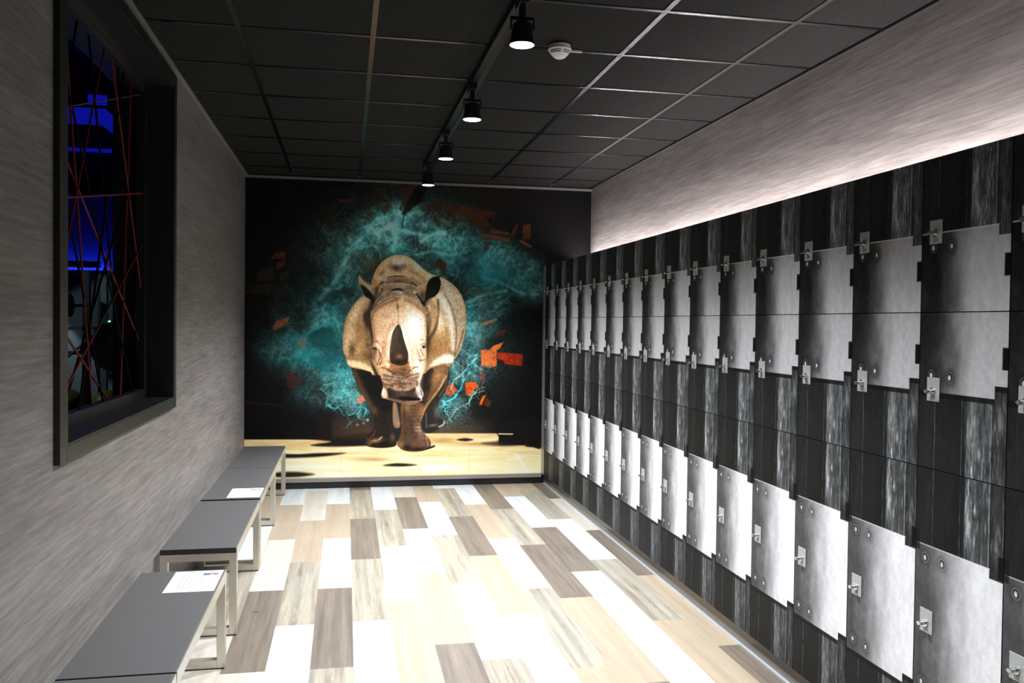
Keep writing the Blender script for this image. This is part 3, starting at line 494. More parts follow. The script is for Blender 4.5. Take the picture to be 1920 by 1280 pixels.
def wall_mat(name):
    """grey-beige vinyl with long horizontal wood streaks, laid in offset boards"""
    m = bpy.data.materials.new(name); m.use_nodes = True; nt = m.node_tree; b = nt.nodes['Principled BSDF']; N = nt.nodes.new; L = nt.links.new
    b.inputs['Roughness'].default_value = .55; b.inputs['Specular IOR Level'].default_value = .3
    tc = N('ShaderNodeTexCoord'); sp = N('ShaderNodeSeparateXYZ'); L(tc.outputs['Object'], sp.inputs[0])
    cb = N('ShaderNodeCombineXYZ'); L(sp.outputs['Y'], cb.inputs['X']); L(sp.outputs['Z'], cb.inputs['Y'])
    def noise(sx, sy, det, off):
        mp = N('ShaderNodeMapping'); mp.inputs['Scale'].default_value = (sx, sy, 1); mp.inputs['Location'].default_value = (off, off, 0); L(cb.outputs[0], mp.inputs['Vector'])
        n = N('ShaderNodeTexNoise'); n.inputs['Scale'].default_value = 1; n.inputs['Detail'].default_value = det; n.inputs['Roughness'].default_value = .62; n.inputs['Distortion'].default_value = .25; L(mp.outputs[0], n.inputs['Vector']); return n.outputs['Fac']
    a, c, d = noise(3.2, 62, 5, 3), noise(11, 210, 4, 11), noise(.9, 9, 3, 23)
    def mth(op, x, y):
        q = N('ShaderNodeMath'); q.operation = op
        for i, z in enumerate((x, y)):
            if isinstance(z, (int, float)): q.inputs[i].default_value = z
            else: L(z, q.inputs[i])
        return q.outputs[0]
    f = mth('ADD', mth('MULTIPLY', a, .55), mth('ADD', mth('MULTIPLY', c, .25), mth('MULTIPLY', d, .30)))
    bk = N('ShaderNodeTexBrick'); bk.offset = .5; bk.inputs['Scale'].default_value = 1; bk.inputs['Brick Width'].default_value = .92; bk.inputs['Row Height'].default_value = .152; bk.inputs['Mortar Size'].default_value = .0012
    bk.inputs['Color1'].default_value = (.46, .46, .46, 1); bk.inputs['Color2'].default_value = (.54, .54, .54, 1); bk.inputs['Mortar'].default_value = (.58, .58, .58, 1); bk.inputs['Mortar Smooth'].default_value = .4
    L(cb.outputs[0], bk.inputs['Vector'])
    f = mth('ADD', f, mth('MULTIPLY', mth('SUBTRACT', bk.outputs['Color'], .5), .45))
    cr = N('ShaderNodeValToRGB'); L(f, cr.inputs[0]); e = cr.color_ramp.elements
    e[0].position = .40; e[0].color = (.122, .109, .104, 1); e[1].position = .67; e[1].color = (.258, .236, .226, 1)
    x = e.new(.54); x.color = (.184, .166, .158, 1)
    L(cr.outputs[0], b.inputs['Base Color'])
    bp = N('ShaderNodeBump'); bp.inputs['Strength'].default_value = .25; bp.inputs['Distance'].default_value = .0015; L(f, bp.inputs['Height']); L(bp.outputs[0], b.inputs['Normal'])
    return m

M = dict(
    wall=wall_mat('wall_vinyl'),
    black=mat('black_paint', (.012, .012, .013), .45), satin=mat('black_satin', (.011, .012, .0125), .38, noise=(30, .2)), tile=mat('ceiling_tile', (.0155, .0155, .0148), .95, spec=.15, noise=(140, .5), bump=(220, .5)),
    tbar=mat('grid_metal', (.10, .10, .10), .25, 1.), tbark=mat('black_trim', (.008, .008, .008), .6), ltrim=mat('pale_trim', (.22, .22, .21), .4, .3),
    slab=mat('slate_laminate', (.080, .080, .082), .42, noise=(260, .18)), edge=mat('black_edge', (.014, .014, .015), .4), steel=mat('brushed_steel', (.60, .56, .49), .34, .8, noise=(40, .06), scale=(1, 1, 6)),
    paper=mat('paper', (.86, .87, .90), .55), ink=mat('grey_ink', (.30, .29, .34), .6), inkr=mat('red_ink', (.42, .16, .20), .6), inkb=mat('blue_ink', (.10, .14, .20), .6),
    carcass=mat('locker_carcass', (.016, .016, .017), .5), plate=mat('satin_plate', (.33, .345, .34), .38, .25, noise=(90, .08)), chrome=mat('chrome', (.55, .56, .58), .18, 1.), number=mat('number_ink', (.05, .05, .055), .6),
    taupe=mat('taupe_trim', (.25, .22, .20), .4), skirt=mat('black_skirting', (.008, .008, .009), .35), plinth=mat('grey_brown_plinth', (.13, .115, .10), .28, .25), alu=mat('aluminium', (.62, .68, .74), .3, .6),
    panel=mat('grey_panel', (.26, .27, .26), .35, .3), white=mat('white_plastic', (.78, .74, .70), .45), slot=mat('dark_slot', (.02, .02, .02), .6), body=mat('lamp_body', (.006, .009, .010), .5, spec=.25),
    red=mat('red_rod', (.12, .012, .011), .55, spec=.15), rod=mat('black_rod', (.0025, .003, .0035), .6, spec=.04), rodg=mat('grey_rod', (.08, .085, .08), .4),
    gymw=mat('gym_wall', (.30, .36, .40), .7), gymb=mat('gym_back_wall', (.30, .30, .34), .7), gymd=mat('gym_dark', (.02, .022, .026), .7), rubber=mat('rubber', (.012, .012, .014), .5), olive=mat('olive_vinyl', (.30, .27, .03), .4), iron=mat('cast_iron', (.10, .11, .12), .4, .6),
)
def emis(name, col, st):
    m = bpy.data.materials.new(name); m.use_nodes = True; nt = m.node_tree; nt.nodes.clear()
    e = nt.nodes.new('ShaderNodeEmission'); e.inputs[0].default_value = (*col, 1); e.inputs[1].default_value = st; o = nt.nodes.new('ShaderNodeOutputMaterial'); nt.links.new(e.outputs[0], o.inputs[0]); return m
M['lamp'] = emis('lamp_glow', (1, .97, 1), 14); M['strip'] = emis('strip_glow', (1, .93, .94), 2.); M['blue'] = emis('blue_strip', (.01, .02, 1), .24); M['glow'] = emis('blue_glow', (.012, .03, 1), GYM_E * 7); M['cyan'] = emis('cyan_led', (.3, .9, .9), 1.2)

def lin(c):
    c = np.clip(np.asarray(c, np.float32) / 255., 0, 1); return np.where(c <= .04045, c / 12.92, ((c + .055) / 1.055) ** 2.4)
def grid_mesh(name, P, nu, nv, colors, material, extra=None):
    """P: (nv*nu, 3) points, row by row; colours linear"""
    me = bpy.data.meshes.new(name); n = nu * nv
    me.vertices.add(n); me.vertices.foreach_set('co', P.astype(np.float32).ravel())
    i = np.arange(nv - 1)[:, None] * nu + np.arange(nu - 1)[None, :]
    q = np.stack([i, i + 1, i + nu + 1, i + nu], -1).reshape(-1, 4).astype(np.int32); k = len(q)
    me.loops.add(4 * k); me.loops.foreach_set('vertex_index', q.ravel())
    me.polygons.add(k); me.polygons.foreach_set('loop_start', np.arange(0, 4 * k, 4, dtype=np.int32))
    try: me.polygons.foreach_set('loop_total', np.full(k, 4, dtype=np.int32))
    except Exception: pass
    me.update(calc_edges=True)
    a = me.color_attributes.new('print', 'FLOAT_COLOR', 'POINT'); a.data.foreach_set('color', np.concatenate([colors.reshape(-1, 3), np.ones((n, 1))], 1).astype(np.float32).ravel())
    me.materials.append(material); return me

# ---------------------------------------------------------------- the room
def structure(o): return tag(o, kind='structure')
# floor: every vinyl plank is one face carrying its tone and its own grain offset
PW = .19225; PL = 1.1675
cols = {-5: (6.05, 'GWLG'), -4: (6.755, 'TGLGLW'), -3: (7.39, 'WTLDLG'), -2: (7.96, 'WLTGWT'), -1: (7.38, 'WTLDGL'), 0: (7.97, 'DGDGWT'), 1: (7.10, 'WGLTD'), 2: (7.583, 'LDWTD'), 3: (7.36, 'TWGWG'), 4: (7.94, 'WGDTWL'),
        5: (7.20, 'WTWGT'), 6: (7.0, 'DGDTD'), 7: (7.49, 'TWDLW'), 8: (7.735, 'TGWGT'), 9: (7.35, 'DLDTD'), 10: (7.0, 'TWDLG'), 11: (7.5, 'TWDLG')}
tones = {'W': (.43, .455, .465), 'L': (.385, .36, .315), 'T': (.29, .235, .175), 'D': (.128, .105, .085), 'G': (.235, .208, .165)}
kinds = {'W': 0., 'L': .25, 'T': .5, 'D': .75, 'G': 1.}
vs = []; fs = []; ca = []; cb_ = []; uvs = []; rr = random.Random(4)
for n, (y0, seq) in cols.items():
    xa, xb = .046 + n * PW, .046 + (n + 1) * PW
    xa, xb = max(xa, XL), min(xb, XR + .02)
    if xb <= xa: continue
    top = YW + .01; i = 0; y = y0
    if n == -4: seq = 'T' + 'WGLGLW'[0:]
    while top > YB:
        kk = seq[i] if i < len(seq) else rr.choice('WLTDG'); yb = max(y, YB)
        o = len(vs); vs += [(xa, yb, 0), (xb, yb, 0), (xb, top, 0), (xa, top, 0)]; fs.append((o, o + 1, o + 2, o + 3)); u0_ = (xa - .046 - n * PW) / PW; u1_ = (xb - .046 - n * PW) / PW; uvs += [u0_, yb, u1_, yb, u1_, top, u0_, top]
        ca += [(*tones[kk], kinds[kk])] * 4; cb_ += [(rr.random(), rr.random(), (n * .37) % 1, 1)] * 4
        top = yb; y -= PL; i += 1
me = bpy.data.meshes.new('floor'); me.from_pydata(vs, [], fs); me.update()
a = me.color_attributes.new('tone', 'FLOAT_COLOR', 'POINT'); a.data.foreach_set('color', [x for c in ca for x in c])
a = me.color_attributes.new('shift', 'FLOAT_COLOR', 'POINT'); a.data.foreach_set('color', [x for c in cb_ for x in c])
def floor_mat():
    m = bpy.data.materials.new('vinyl_planks'); m.use_nodes = True; nt = m.node_tree; b = nt.nodes['Principled BSDF']; N = nt.nodes.new; L = nt.links.new
    tc = N('ShaderNodeTexCoord'); at = N('ShaderNodeAttribute'); at.attribute_name = 'tone'; sh = N('ShaderNodeAttribute'); sh.attribute_name = 'shift'
    def mth(op, *a):
        q = N('ShaderNodeMath'); q.operation = op
        for i, z in enumerate(a):
            if isinstance(z, (int, float)): q.inputs[i].default_value = z
            else: L(z, q.inputs[i])
        return q.outputs[0]
    va = N('ShaderNodeVectorMath'); va.operation = 'MULTIPLY_ADD'; L(sh.outputs['Color'], va.inputs[0]); va.inputs[1].default_value = (9, 13, 5); L(tc.outputs['Object'], va.inputs[2])
    def noise(sc, s, det, dist=0., rough=.6):
        mp = N('ShaderNodeMapping'); mp.inputs['Scale'].default_value = sc; L(va.outputs[0], mp.inputs['Vector'])
        n = N('ShaderNodeTexNoise'); n.inputs['Scale'].default_value = s; n.inputs['Detail'].default_value = det; n.inputs['Distortion'].default_value = dist; n.inputs['Roughness'].default_value = rough; L(mp.outputs[0], n.inputs['Vector']); return n.outputs['Fac']
    streak = noise((26, .9, 1), 1, 5, .3); fine = noise((90, 5, 1), 1, 3); cloud = noise((7, 1.4, 1), 1, 4, .6)
    # cathedral rings down the middle of a plank
    uv = N('ShaderNodeUVMap'); uv.uv_map = 'plank'; su = N('ShaderNodeSeparateXYZ'); L(uv.outputs[0], su.inputs[0]); ss = N('ShaderNodeSeparateColor'); L(sh.outputs['Color'], ss.inputs[0])
    wob = noise((3, 3.2, 1), 1, 3, .4); wob2 = noise((1, 1.5, 1), 1, 2)
    uc = mth('ADD', mth('SUBTRACT', su.outputs['X'], .5), mth('MULTIPLY', mth('SUBTRACT', wob2, .5), .45)); q2 = mth('MULTIPLY', uc, uc)
    ph = mth('ADD', mth('MULTIPLY', su.outputs['Y'], 7.), mth('ADD', mth('MULTIPLY', q2, 150.), mth('MULTIPLY', wob, 4.)))
    ring = mth('POWER', mth('ABSOLUTE', mth('SINE', mth('MULTIPLY', ph, 3.0))), .5)
    mid = mth('SUBTRACT', 1., mth('MULTIPLY', mth('MINIMUM', mth('MULTIPLY', q2, 26.), 1.), .85))
    ring = mth('SUBTRACT', 1., mth('MULTIPLY', mth('SUBTRACT', 1., ring), mid))
    t = mth('SUBTRACT', mth('ADD', mth('MULTIPLY', streak, 1.15), mth('ADD', mth('MULTIPLY', fine, .4), mth('MULTIPLY', cloud, .3))), .925)   # about -.4 .. .4
    kind = at.outputs['Alpha']
    isg = mth('GREATER_THAN', kind, .9); isw = mth('LESS_THAN', kind, .1); isd = mth('MULTIPLY', mth('GREATER_THAN', kind, .6), mth('LESS_THAN', kind, .9))
    amp = mth('ADD', .55, mth('ADD', mth('MULTIPLY', isg, 1.25), mth('ADD', mth('MULTIPLY', isw, .05), mth('MULTIPLY', isd, .75))))
    v = mth('ADD', 1., mth('MULTIPLY', t, amp))
    v = mth('MULTIPLY', v, mth('ADD', 1., mth('MULTIPLY', mth('ADD', mth('MULTIPLY', isg, .30), .10), mth('SUBTRACT', ring, .82))))
    cc = N('ShaderNodeCombineColor'); L(v, cc.inputs[0]); L(v, cc.inputs[1]); L(mth('POWER', v, .93), cc.inputs[2])
    x = N('ShaderNodeMix'); x.data_type = 'RGBA'; x.blend_type = 'MULTIPLY'; x.clamp_result = True; x.inputs['Factor'].default_value = 1; L(at.outputs['Color'], x.inputs['A']); L(cc.outputs[0], x.inputs['B'])
    # bluish grey side on grain planks
    y = N('ShaderNodeMix'); y.data_type = 'RGBA'; L(mth('MULTIPLY', isg, mth('MULTIPLY', mth('GREATER_THAN', cloud, .5), .35)), y.inputs['Factor']); L(x.outputs['Result'], y.inputs['A'])
    y.inputs['B'].default_value = (.20, .21, .195, 1); L(y.outputs['Result'], b.inputs['Base Color'])
    b.inputs['Roughness'].default_value = .42; b.inputs['Specular IOR Level'].default_value = .4
    bp = N('ShaderNodeBump'); bp.inputs['Strength'].default_value = .12; bp.inputs['Distance'].default_value = .001; L(streak, bp.inputs['Height']); L(bp.outputs[0], b.inputs['Normal'])
    return m
uvl = me.uv_layers.new(name='plank'); uvl.data.foreach_set('uv', uvs)
me.materials.append(floor_mat()); fo = bpy.data.objects.new('floor', me); COL.objects.link(fo); structure(fo)
tag(MB().box(-.475, -.443, 4.690, 4.698, 0, .0012).build('floor_slot', M['slot']), 'tiny black slot in the dark brown plank beside the benches', 'floor slot')

# walls (left one with the opening of the window)
WY0, WY1, WZ0, WZ1 = 2.985, 4.75, 1.135, 2.765; XB = -1.18
m = MB(); m.box(XB, XL, YB, WY0, 0, HC + .05); m.box(XB, XL, WY1, YW, 0, HC + .05); m.box(XB, XL, WY0, WY1, 0, WZ0); m.box(XB, XL, WY0, WY1, WZ1, HC + .05)
structure(m.build('wall_left', M['wall']))
structure(MB().box(XR, XR + .12, YB, YW + .1, 0, HC + .05).build('wall_right', M['wall']))
structure(MB().box(XB, XR + .12, YW, YW + .12, 0, HC + .05).build('wall_back', M['black']))
structure(MB().box(XB, XR + .12, YB - .12, YB, 0, HC + .05).build('wall_front', M['wall']))
# ceiling: tiles, grid bars, edge trims
X0, Y0c = -.485, 3.460
m = MB(); m.box(XL - .01, XR + .01, YB, YW + .02, HC, HC + .05)
ceil = structure(m.build('ceiling', M['tile']))
g = MB(); xs = [X0 + .6 * i for i in range(5)]; ys = [Y0c + .6 * j for j in range(-8, 8)]
for x in xs: g.box(x - .012, x + .012, YB, YW, HC - .004, HC - .0005)
for y in ys:
    e = [XL] + xs + [XR]
    for a_, b_ in zip(e[:-1], e[1:]):
        if b_ - a_ > .05: g.box(a_ + .0121, b_ - .0121, y - .012, y + .012, HC - .0038, HC - .0006)
g.build('ceiling_grid', M['tbar'], ceil)
structure(MB().box(XL, XR, YW - .022, YW - .001, 2.838, 2.858).build('trim_1', M['ltrim']))
structure(MB().box(XL + .0005, XL + .022, YB, YW - .023, HC - .014, HC - .0045).build('trim_2', M['ltrim']))
structure(MB().box(XR - .02, XR - .0005, YB, YW - .023, HC - .014, HC - .0045).build('trim_3', M['tbark']))  # thin black trim along the right wall's ceiling edge
structure(MB().box(XL + .001, XK - .001, YW - .016, YW - .0035, 0.001, .061).build('baseboard_back', M['skirt']))
structure(MB().box(XL + .001, XK - .001, YW - .028, YW - .0035, .0615, .096).build('trim_4', M['taupe']))
structure(MB().box(1.886, 1.899, YB, YW - .03, .0005, .007).build('trim_5', M['alu']))

# ---------------------------------------------------------------- the mural, a flat print glued on the far wall
NU, NV = 1000, 838
gx = np.linspace(XL + .002, XR - .002, NU); gz = np.linspace(.0965, 2.835, NV)
GX, GZ = np.meshgrid(gx, gz)
# drawing units of the artwork: the print is drawn on its own sheet, units about 3 mm
def sheet(X, Z):
    p = np.stack([X, np.full_like(X, YW), Z - CAMZ], -1); w = p @ np.array(F_)
    return (960 + 1609.08 * (p @ np.array(R_)) / w).astype(np.float32), (640 - 1609.08 * (p @ np.array(U_)) / w).astype(np.float32)
SU, SV = sheet(GX, GZ)
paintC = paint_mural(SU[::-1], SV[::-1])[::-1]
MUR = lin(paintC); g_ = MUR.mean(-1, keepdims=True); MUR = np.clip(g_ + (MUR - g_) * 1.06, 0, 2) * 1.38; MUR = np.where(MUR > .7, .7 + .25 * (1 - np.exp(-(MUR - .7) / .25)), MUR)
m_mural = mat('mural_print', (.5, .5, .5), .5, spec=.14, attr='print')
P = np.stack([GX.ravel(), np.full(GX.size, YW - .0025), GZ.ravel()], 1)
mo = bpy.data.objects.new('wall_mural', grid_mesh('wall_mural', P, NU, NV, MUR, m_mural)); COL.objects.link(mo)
tag(mo, 'large wall mural of a walking rhinoceros in a turquoise cloud on the far wall', 'mural')

# ---------------------------------------------------------------- lockers
def paint_door(row, h, du=.0024):
    """printed door face: u 0..1 across, z in metres from the door's lower edge; dark boards and a riveted steel sheet"""
    nu = int(LW / du); nv = int(h / (du if row < 3 else du * 1.1)); u = np.linspace(0, 1, nu); z = np.linspace(h, 0, nv); Ug, Zg = np.meshgrid(u, z)
    Us = (Ug * LW * 1000).astype(np.float32); Vs = ((h - Zg) * 1000).astype(np.float32)          # millimetres
    c = Canvas(Us, Vs, (30, 31, 33)); k = (slice(None), slice(None)); W1 = LW * 1000; H1 = h * 1000
    fib3 = vnoise(Us, Vs, 5, 48, 90 + row, 5, .6); cl2 = vnoise(Us, Vs, 34, 90, 93 + row, 3); fib = vnoise(Us, Vs, 4.5, 34, 60, 5, .7); fib2 = vnoise(Us, Vs, 10, 60, 61, 5, .65); cl = vnoise(Us, Vs, 50, 110, 62, 3)
    br = {1: 1.4, 2: 1.15, 3: 1.0}[row]
    # boards across: (from, to, tone, streakiness)
    for a, b, t, sk in [(0, .212, 29, 14), (.212, .53, 26, 10), (.53, .575, 32, 22), (.575, .70, 70, 60), (.70, .855, 58, 44), (.855, 1.0, 44, 36)]:
        mk = ((Ug >= a) & (Ug < b)).astype(np.float32)
        val = (t + (fib - .45) * sk * 1.6 + (fib2 - .5) * sk * 1.2) * (.75 + .5 * cl)
        if t > 40: val = val + sk * 3.2 * np.clip(fib3 - .5, 0, 1) * np.clip(cl2 * 2.2 - .5, 0, 1.3) * 2
        for ch, q in enumerate((.97, 1.0, 1.03)): c.C[..., ch] = c.C[..., ch] * (1 - mk) + np.clip(val * q * br, 8, 230) * mk
    zf = (Zg if row == 1 else Zg)
    wn = np.clip(vnoise(Us, Vs, 30, 60, 66, 3) * 1.6 - .3, 0, 1)
    for x, w, col, al in [(.205, 3.5, (150, 150, 150), .5), (.213, 1.6, (10, 10, 10), .9), (.525, 3, (150, 150, 152), .6), (.54, 3, (12, 12, 12), .8), (.575, 1.6, (14, 14, 14), .8), (.846, 2.2, (205, 205, 205), .85), (.858, 2.6, (10, 10, 10), .95), (.99, 1.6, (140, 140, 140), .4)]:
        tx = np.clip(vnoise(Us, Vs, 200, 34, int(x * 999), 3) * 2.2 - .4, 0, 1)
        kk = c.box(x * W1 - 6, x * W1 + 6, 0, H1)
        if kk is not None: c.mix(kk, np.clip((w / 2 + .8 - np.abs(Us[kk] - x * W1)) / 1.4, 0, 1) * al * tx[kk], col)
    c.blob(.62 * W1, (.10 if row < 3 else .09) * H1 + (H1 * .62 if row == 2 else 0) + 40, 12, 60, (200, 200, 200), .55, tex=np.clip(fib * 2.2 - .5, 0, 1))
    c.blob(.64 * W1, (120 if row != 2 else 390), 16, 80, (210, 210, 210), .4, tex=np.clip(fib2 * 2.2 - .6, 0, 1))
    c.blob(.93 * W1, (200 if row == 1 else 330 if row == 2 else 190), 12, 40, (190, 190, 190), .55, tex=np.clip(fib * 2 - .4, 0, 1))
    if row == 3: c.blob(.62 * W1, 860, 14, 90, (200, 200, 200), .5, tex=np.clip(fib * 2.2 - .5, 0, 1)); c.blob(.93 * W1, 800, 10, 50, (190, 190, 190), .5, tex=np.clip(fib * 2 - .4, 0, 1))
    if row == 1: top, nt, un = (2.100 - 1.8535), (2.100 - 1.821), .879; y0, y1 = top, h; tab = (2.1 - 1.767, 2.1 - 1.700); bolts = [(.144, 2.1 - 1.807), (.366, 2.1 - 1.807)]
    if row == 2: top, nt, un = (LH[2] - 1.340), (LH[2] - 1.379), .870; y0, y1 = 0, top; tab = (LH[2] - 1.494, LH[2] - 1.428); bolts = [(.149, LH[2] - 1.395), (.372, LH[2] - 1.392)]
    if row == 3: tab = (LH[1] - .885, LH[1] - .817); bolts = [(.122, LH[1] - .797), (.331, LH[1] - .795), (.105, LH[1] - .384), (.315, LH[1] - .382)]
    inner = {1: (Vs >= top * 1000) & ((Ug < un) | (Vs >= nt * 1000)) if row == 1 else None, 2: (Vs <= top * 1000) & ((Ug < un) | (Vs <= nt * 1000)) if row == 2 else None,
             3: (Vs >= (LH[1] - .839) * 1000) & (Vs <= (LH[1] - .340) * 1000) & ((Ug < .862) | ((Vs >= (LH[1] - .810) * 1000) & (Vs <= (LH[1] - .370) * 1000)))}[row]
    pm = inner.astype(np.float32)
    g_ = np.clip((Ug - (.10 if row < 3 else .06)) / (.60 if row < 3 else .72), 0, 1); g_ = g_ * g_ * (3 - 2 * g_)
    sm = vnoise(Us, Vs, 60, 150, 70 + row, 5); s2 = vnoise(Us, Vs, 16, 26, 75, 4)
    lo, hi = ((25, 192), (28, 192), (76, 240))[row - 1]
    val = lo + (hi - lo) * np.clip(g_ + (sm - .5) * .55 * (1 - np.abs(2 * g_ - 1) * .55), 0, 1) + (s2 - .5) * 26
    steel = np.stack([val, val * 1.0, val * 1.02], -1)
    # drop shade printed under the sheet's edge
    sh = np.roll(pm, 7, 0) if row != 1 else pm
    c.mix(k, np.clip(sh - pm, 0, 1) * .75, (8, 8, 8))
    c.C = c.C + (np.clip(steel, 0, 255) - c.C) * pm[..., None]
    if row == 1: c.line([(0, top * 1000), (un * W1, top * 1000)], 3.2, (250, 250, 250), .9, .7)
    if row == 3: c.line([(0, (LH[1] - .839) * 1000), (.862 * W1, (LH[1] - .839) * 1000)], 3, (236, 236, 236), .8, .8); c.line([(.862 * W1, (LH[1] - .810) * 1000), (W1, (LH[1] - .810) * 1000)], 3, (236, 236, 236), .8, .8)
    for bx, bz in bolts:
        x, y = bx * W1, bz * 1000
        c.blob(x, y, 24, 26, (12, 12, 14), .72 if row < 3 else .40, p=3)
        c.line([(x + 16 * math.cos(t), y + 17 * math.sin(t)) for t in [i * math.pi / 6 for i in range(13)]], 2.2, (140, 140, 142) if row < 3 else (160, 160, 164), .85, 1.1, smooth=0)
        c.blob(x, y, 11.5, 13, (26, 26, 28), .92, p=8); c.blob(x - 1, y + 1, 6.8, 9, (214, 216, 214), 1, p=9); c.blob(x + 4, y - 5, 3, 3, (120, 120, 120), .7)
    t0, t1 = tab
    c.poly([(.948 * W1, t0 * 1000), (W1 + 4, t0 * 1000), (W1 + 4, t1 * 1000), (.948 * W1, t1 * 1000)], (9, 8, 8), 1, .7, 0)
    c.line([(.945 * W1, t0 * 1000), (.945 * W1, t1 * 1000)], 2, (78, 50, 36), .6, .6)
    if row == 3: c.poly([(-4, t0 * 1000), (.05 * W1, t0 * 1000), (.05 * W1, t1 * 1000), (-4, t1 * 1000)], (12, 12, 12), .7, 2, 0)
    for s_ in range(4): c.C[..., :][:, 0] = 10
    return nu, nv, Ug, Zg, np.clip(c.C, 0, 255)

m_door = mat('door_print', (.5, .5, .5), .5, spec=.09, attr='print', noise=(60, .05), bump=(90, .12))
DOORS = {}
for row in (1, 2, 3):
    z0, z1 = LH[3 - row], LH[4 - row]; h = z1 - z0
    nu, nv, Ug, Zg, C_ = paint_door(row, h)
    g3 = .0016
    # near edge is u = 1 (towards the camera, lower Y); rows run from the top down
    Yl = (LW / 2 - g3) - Ug * (LW - 2 * g3); Zl = g3 + Zg / h * (h - 2 * g3)
    P = np.stack([np.full(Ug.size, 0.), Yl.ravel(), Zl.ravel()], 1)
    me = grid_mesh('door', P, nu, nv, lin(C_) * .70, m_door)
    me.materials.append(M['carcass']); 
    DOORS[row] = (me, h)
def door_back(h):
    m = MB(); g3 = .0016; m.box(.0006, .018, -LW / 2 + g3, LW / 2 - g3, g3, h - g3); return m
num_cache = {}
def number_mesh(txt):
    cu = bpy.data.curves.new('number', 'FONT'); cu.body = txt; cu.size = .021; cu.extrude = .0002; cu.align_x = 'CENTER'; cu.align_y = 'CENTER'
    o = bpy.data.objects.new('number_tmp', cu); COL.objects.link(o); bpy.context.view_layer.update()
    me = bpy.data.meshes.new_from_object(o.evaluated_get(bpy.context.evaluated_depsgraph_get())); bpy.data.objects.remove(o); bpy.data.curves.remove(cu)
    me.name = 'number'; me.materials.append(M['number'])
    # upright on a face looking towards -X: text x runs towards -Y
    me.transform(Matrix(((0, 0, -1, 0), (-1, 0, 0, 0), (0, 1, 0, 0), (0, 0, 0, 1)))); return me
LOCK = {1: (.178, .2598), 2: (.184, .2588), 3: (.158, .4963)}    # u of plate centre, height of plate centre above the door's foot
def build_locker(row):
    z0, h = LH[3 - row], DOORS[row][1]
    t = empty('locker', (XK, 0, z0))
    m = MB(); a_ = .0012; d1 = XR - .02 - XK; x0 = .0192; w2 = LW / 2 - a_; th = .016
    m.box(x0, d1, -w2, -w2 + th, a_, h - a_); m.box(x0, d1, w2 - th, w2, a_, h - a_); m.box(x0, d1, -w2 + th, w2 - th, a_, a_ + th); m.box(x0, d1, -w2 + th, w2 - th, h - a_ - th, h - a_); m.box(d1 - .008, d1, -w2 + th, w2 - th, a_ + th, h - a_ - th)
    m.build('cabinet', M['carcass'], t)
    d = bpy.data.objects.new('door', DOORS[row][0]); COL.objects.link(d); d.parent = t
    core = door_back(h).build('door_panel', M['carcass'], d)
    u, zc = LOCK[row]; yc = LW / 2 - u * LW
    MB().box(-.0022, -.0004, yc - .030, yc + .030, zc - .0385, zc + .0385).build('lock_plate', M['plate'], d, bevel=.0006, seg=1)
    kb = MB(); zk = zc - (.006 if row != 1 else .004)
    kb.tube((-.0022, yc, zk), (-.007, yc, zk), .0125, .0125, 20); kb.tube((-.007, yc, zk), (-.026, yc, zk), .0065, .0065, 16); kb.tube((-.026, yc, zk), (-.030, yc, zk), .0075, .0065, 16); kb.box(-.0295, -.0240, yc - .0105, yc + .0105, zk - .002, zk + .002)
    kb.build('knob', M['chrome'], d, smooth=True)
    return t, yc, zc
made = []
names = {1: 'top', 2: 'middle', 3: 'tall bottom'}
ords = ['first', 'second', 'third', 'fourth', 'fifth', 'sixth', 'seventh', 'eighth', 'ninth', 'tenth', 'eleventh', 'twelfth', 'thirteenth', 'fourteenth', 'fifteenth']
for row in (1, 2, 3):
    proto, yc, zc = build_locker(row)
    for i, j in enumerate(range(-1, 15)):
        t = proto if i == 0 else copy_tree(proto)
        t.location = (XK, LY0 + LW * (j + .5), LH[3 - row])
        far = 15 - j          # 1 = next to the mural
        look = {1: 'dark boards above steel sheet', 2: 'steel sheet above dark boards', 3: 'bright riveted steel sheet'}[row]
        where = 'nearest the camera, cut by the frame edge' if j == -1 else ('beside the mural wall' if far == 1 else ords[far - 1] + ' from the mural wall')
        if far == 16: where = 'nearest the camera at the frame edge'
        tag(t, '%s-row locker, %s, %s' % (names[row], where, look), 'locker', {1: 'lockers in the top row', 2: 'lockers in the middle row', 3: 'tall lockers in the bottom row'}[row])
        num = 3 * j + 3 + (row - 1); made.append((t, num, yc, zc))
for t, num, yc, zc in made:
    no = bpy.data.objects.new('number', number_mesh('%02d' % num)); COL.objects.link(no)
    no.parent = [c for c in t.children if c.name.startswith('door')][0]; no.location = (-.0025, yc, zc - .0265)
# plinth, end filler, the light strip that lies on top
tag(MB().box(1.900, XR - .01, LY0 - LW + .001, YW - .004, .0005, .0925).build('locker_plinth', M['plinth']), 'low grey-brown plinth running under the whole locker bank', 'plinth')
t = empty('filler_panel', (XK, YW - .06, 0), label='narrow grey metal filler between the last lockers and the mural wall', cat='panel')
ya = LY0 + LW * 15 + .001
pm_ = MB().box(.001, .03, ya - t.location.y, YW - .0045 - t.location.y, .0965, 2.0995).build('panel', M['panel'], t)
for z in (1.36, 1.44, .845, 1.70): MB().box(-.001, .0005, -.050, -.012, z, z + .055).build('tab', M['plate'], pm_)
t = empty('light_strip', (XR - .10, 5, 2.1012), label='long white light strip lying on the lockers behind their top edge', cat='light strip')
MB().box(-.012, .012, -3.23, 3.05, 0, .008).build('channel', M['alu'], t)
MB().box(-.010, .010, -3.22, 3.04, .0082, .0125).build('diffuser', M['strip'], t)
ld = bpy.data.lights.new('strip_light', 'AREA'); ld.shape = 'RECTANGLE'; ld.size = .018; ld.size_y = 6.26; ld.energy = STRIP_E; ld.spread = math.radians(172); ld.color = (1, .93, .94)
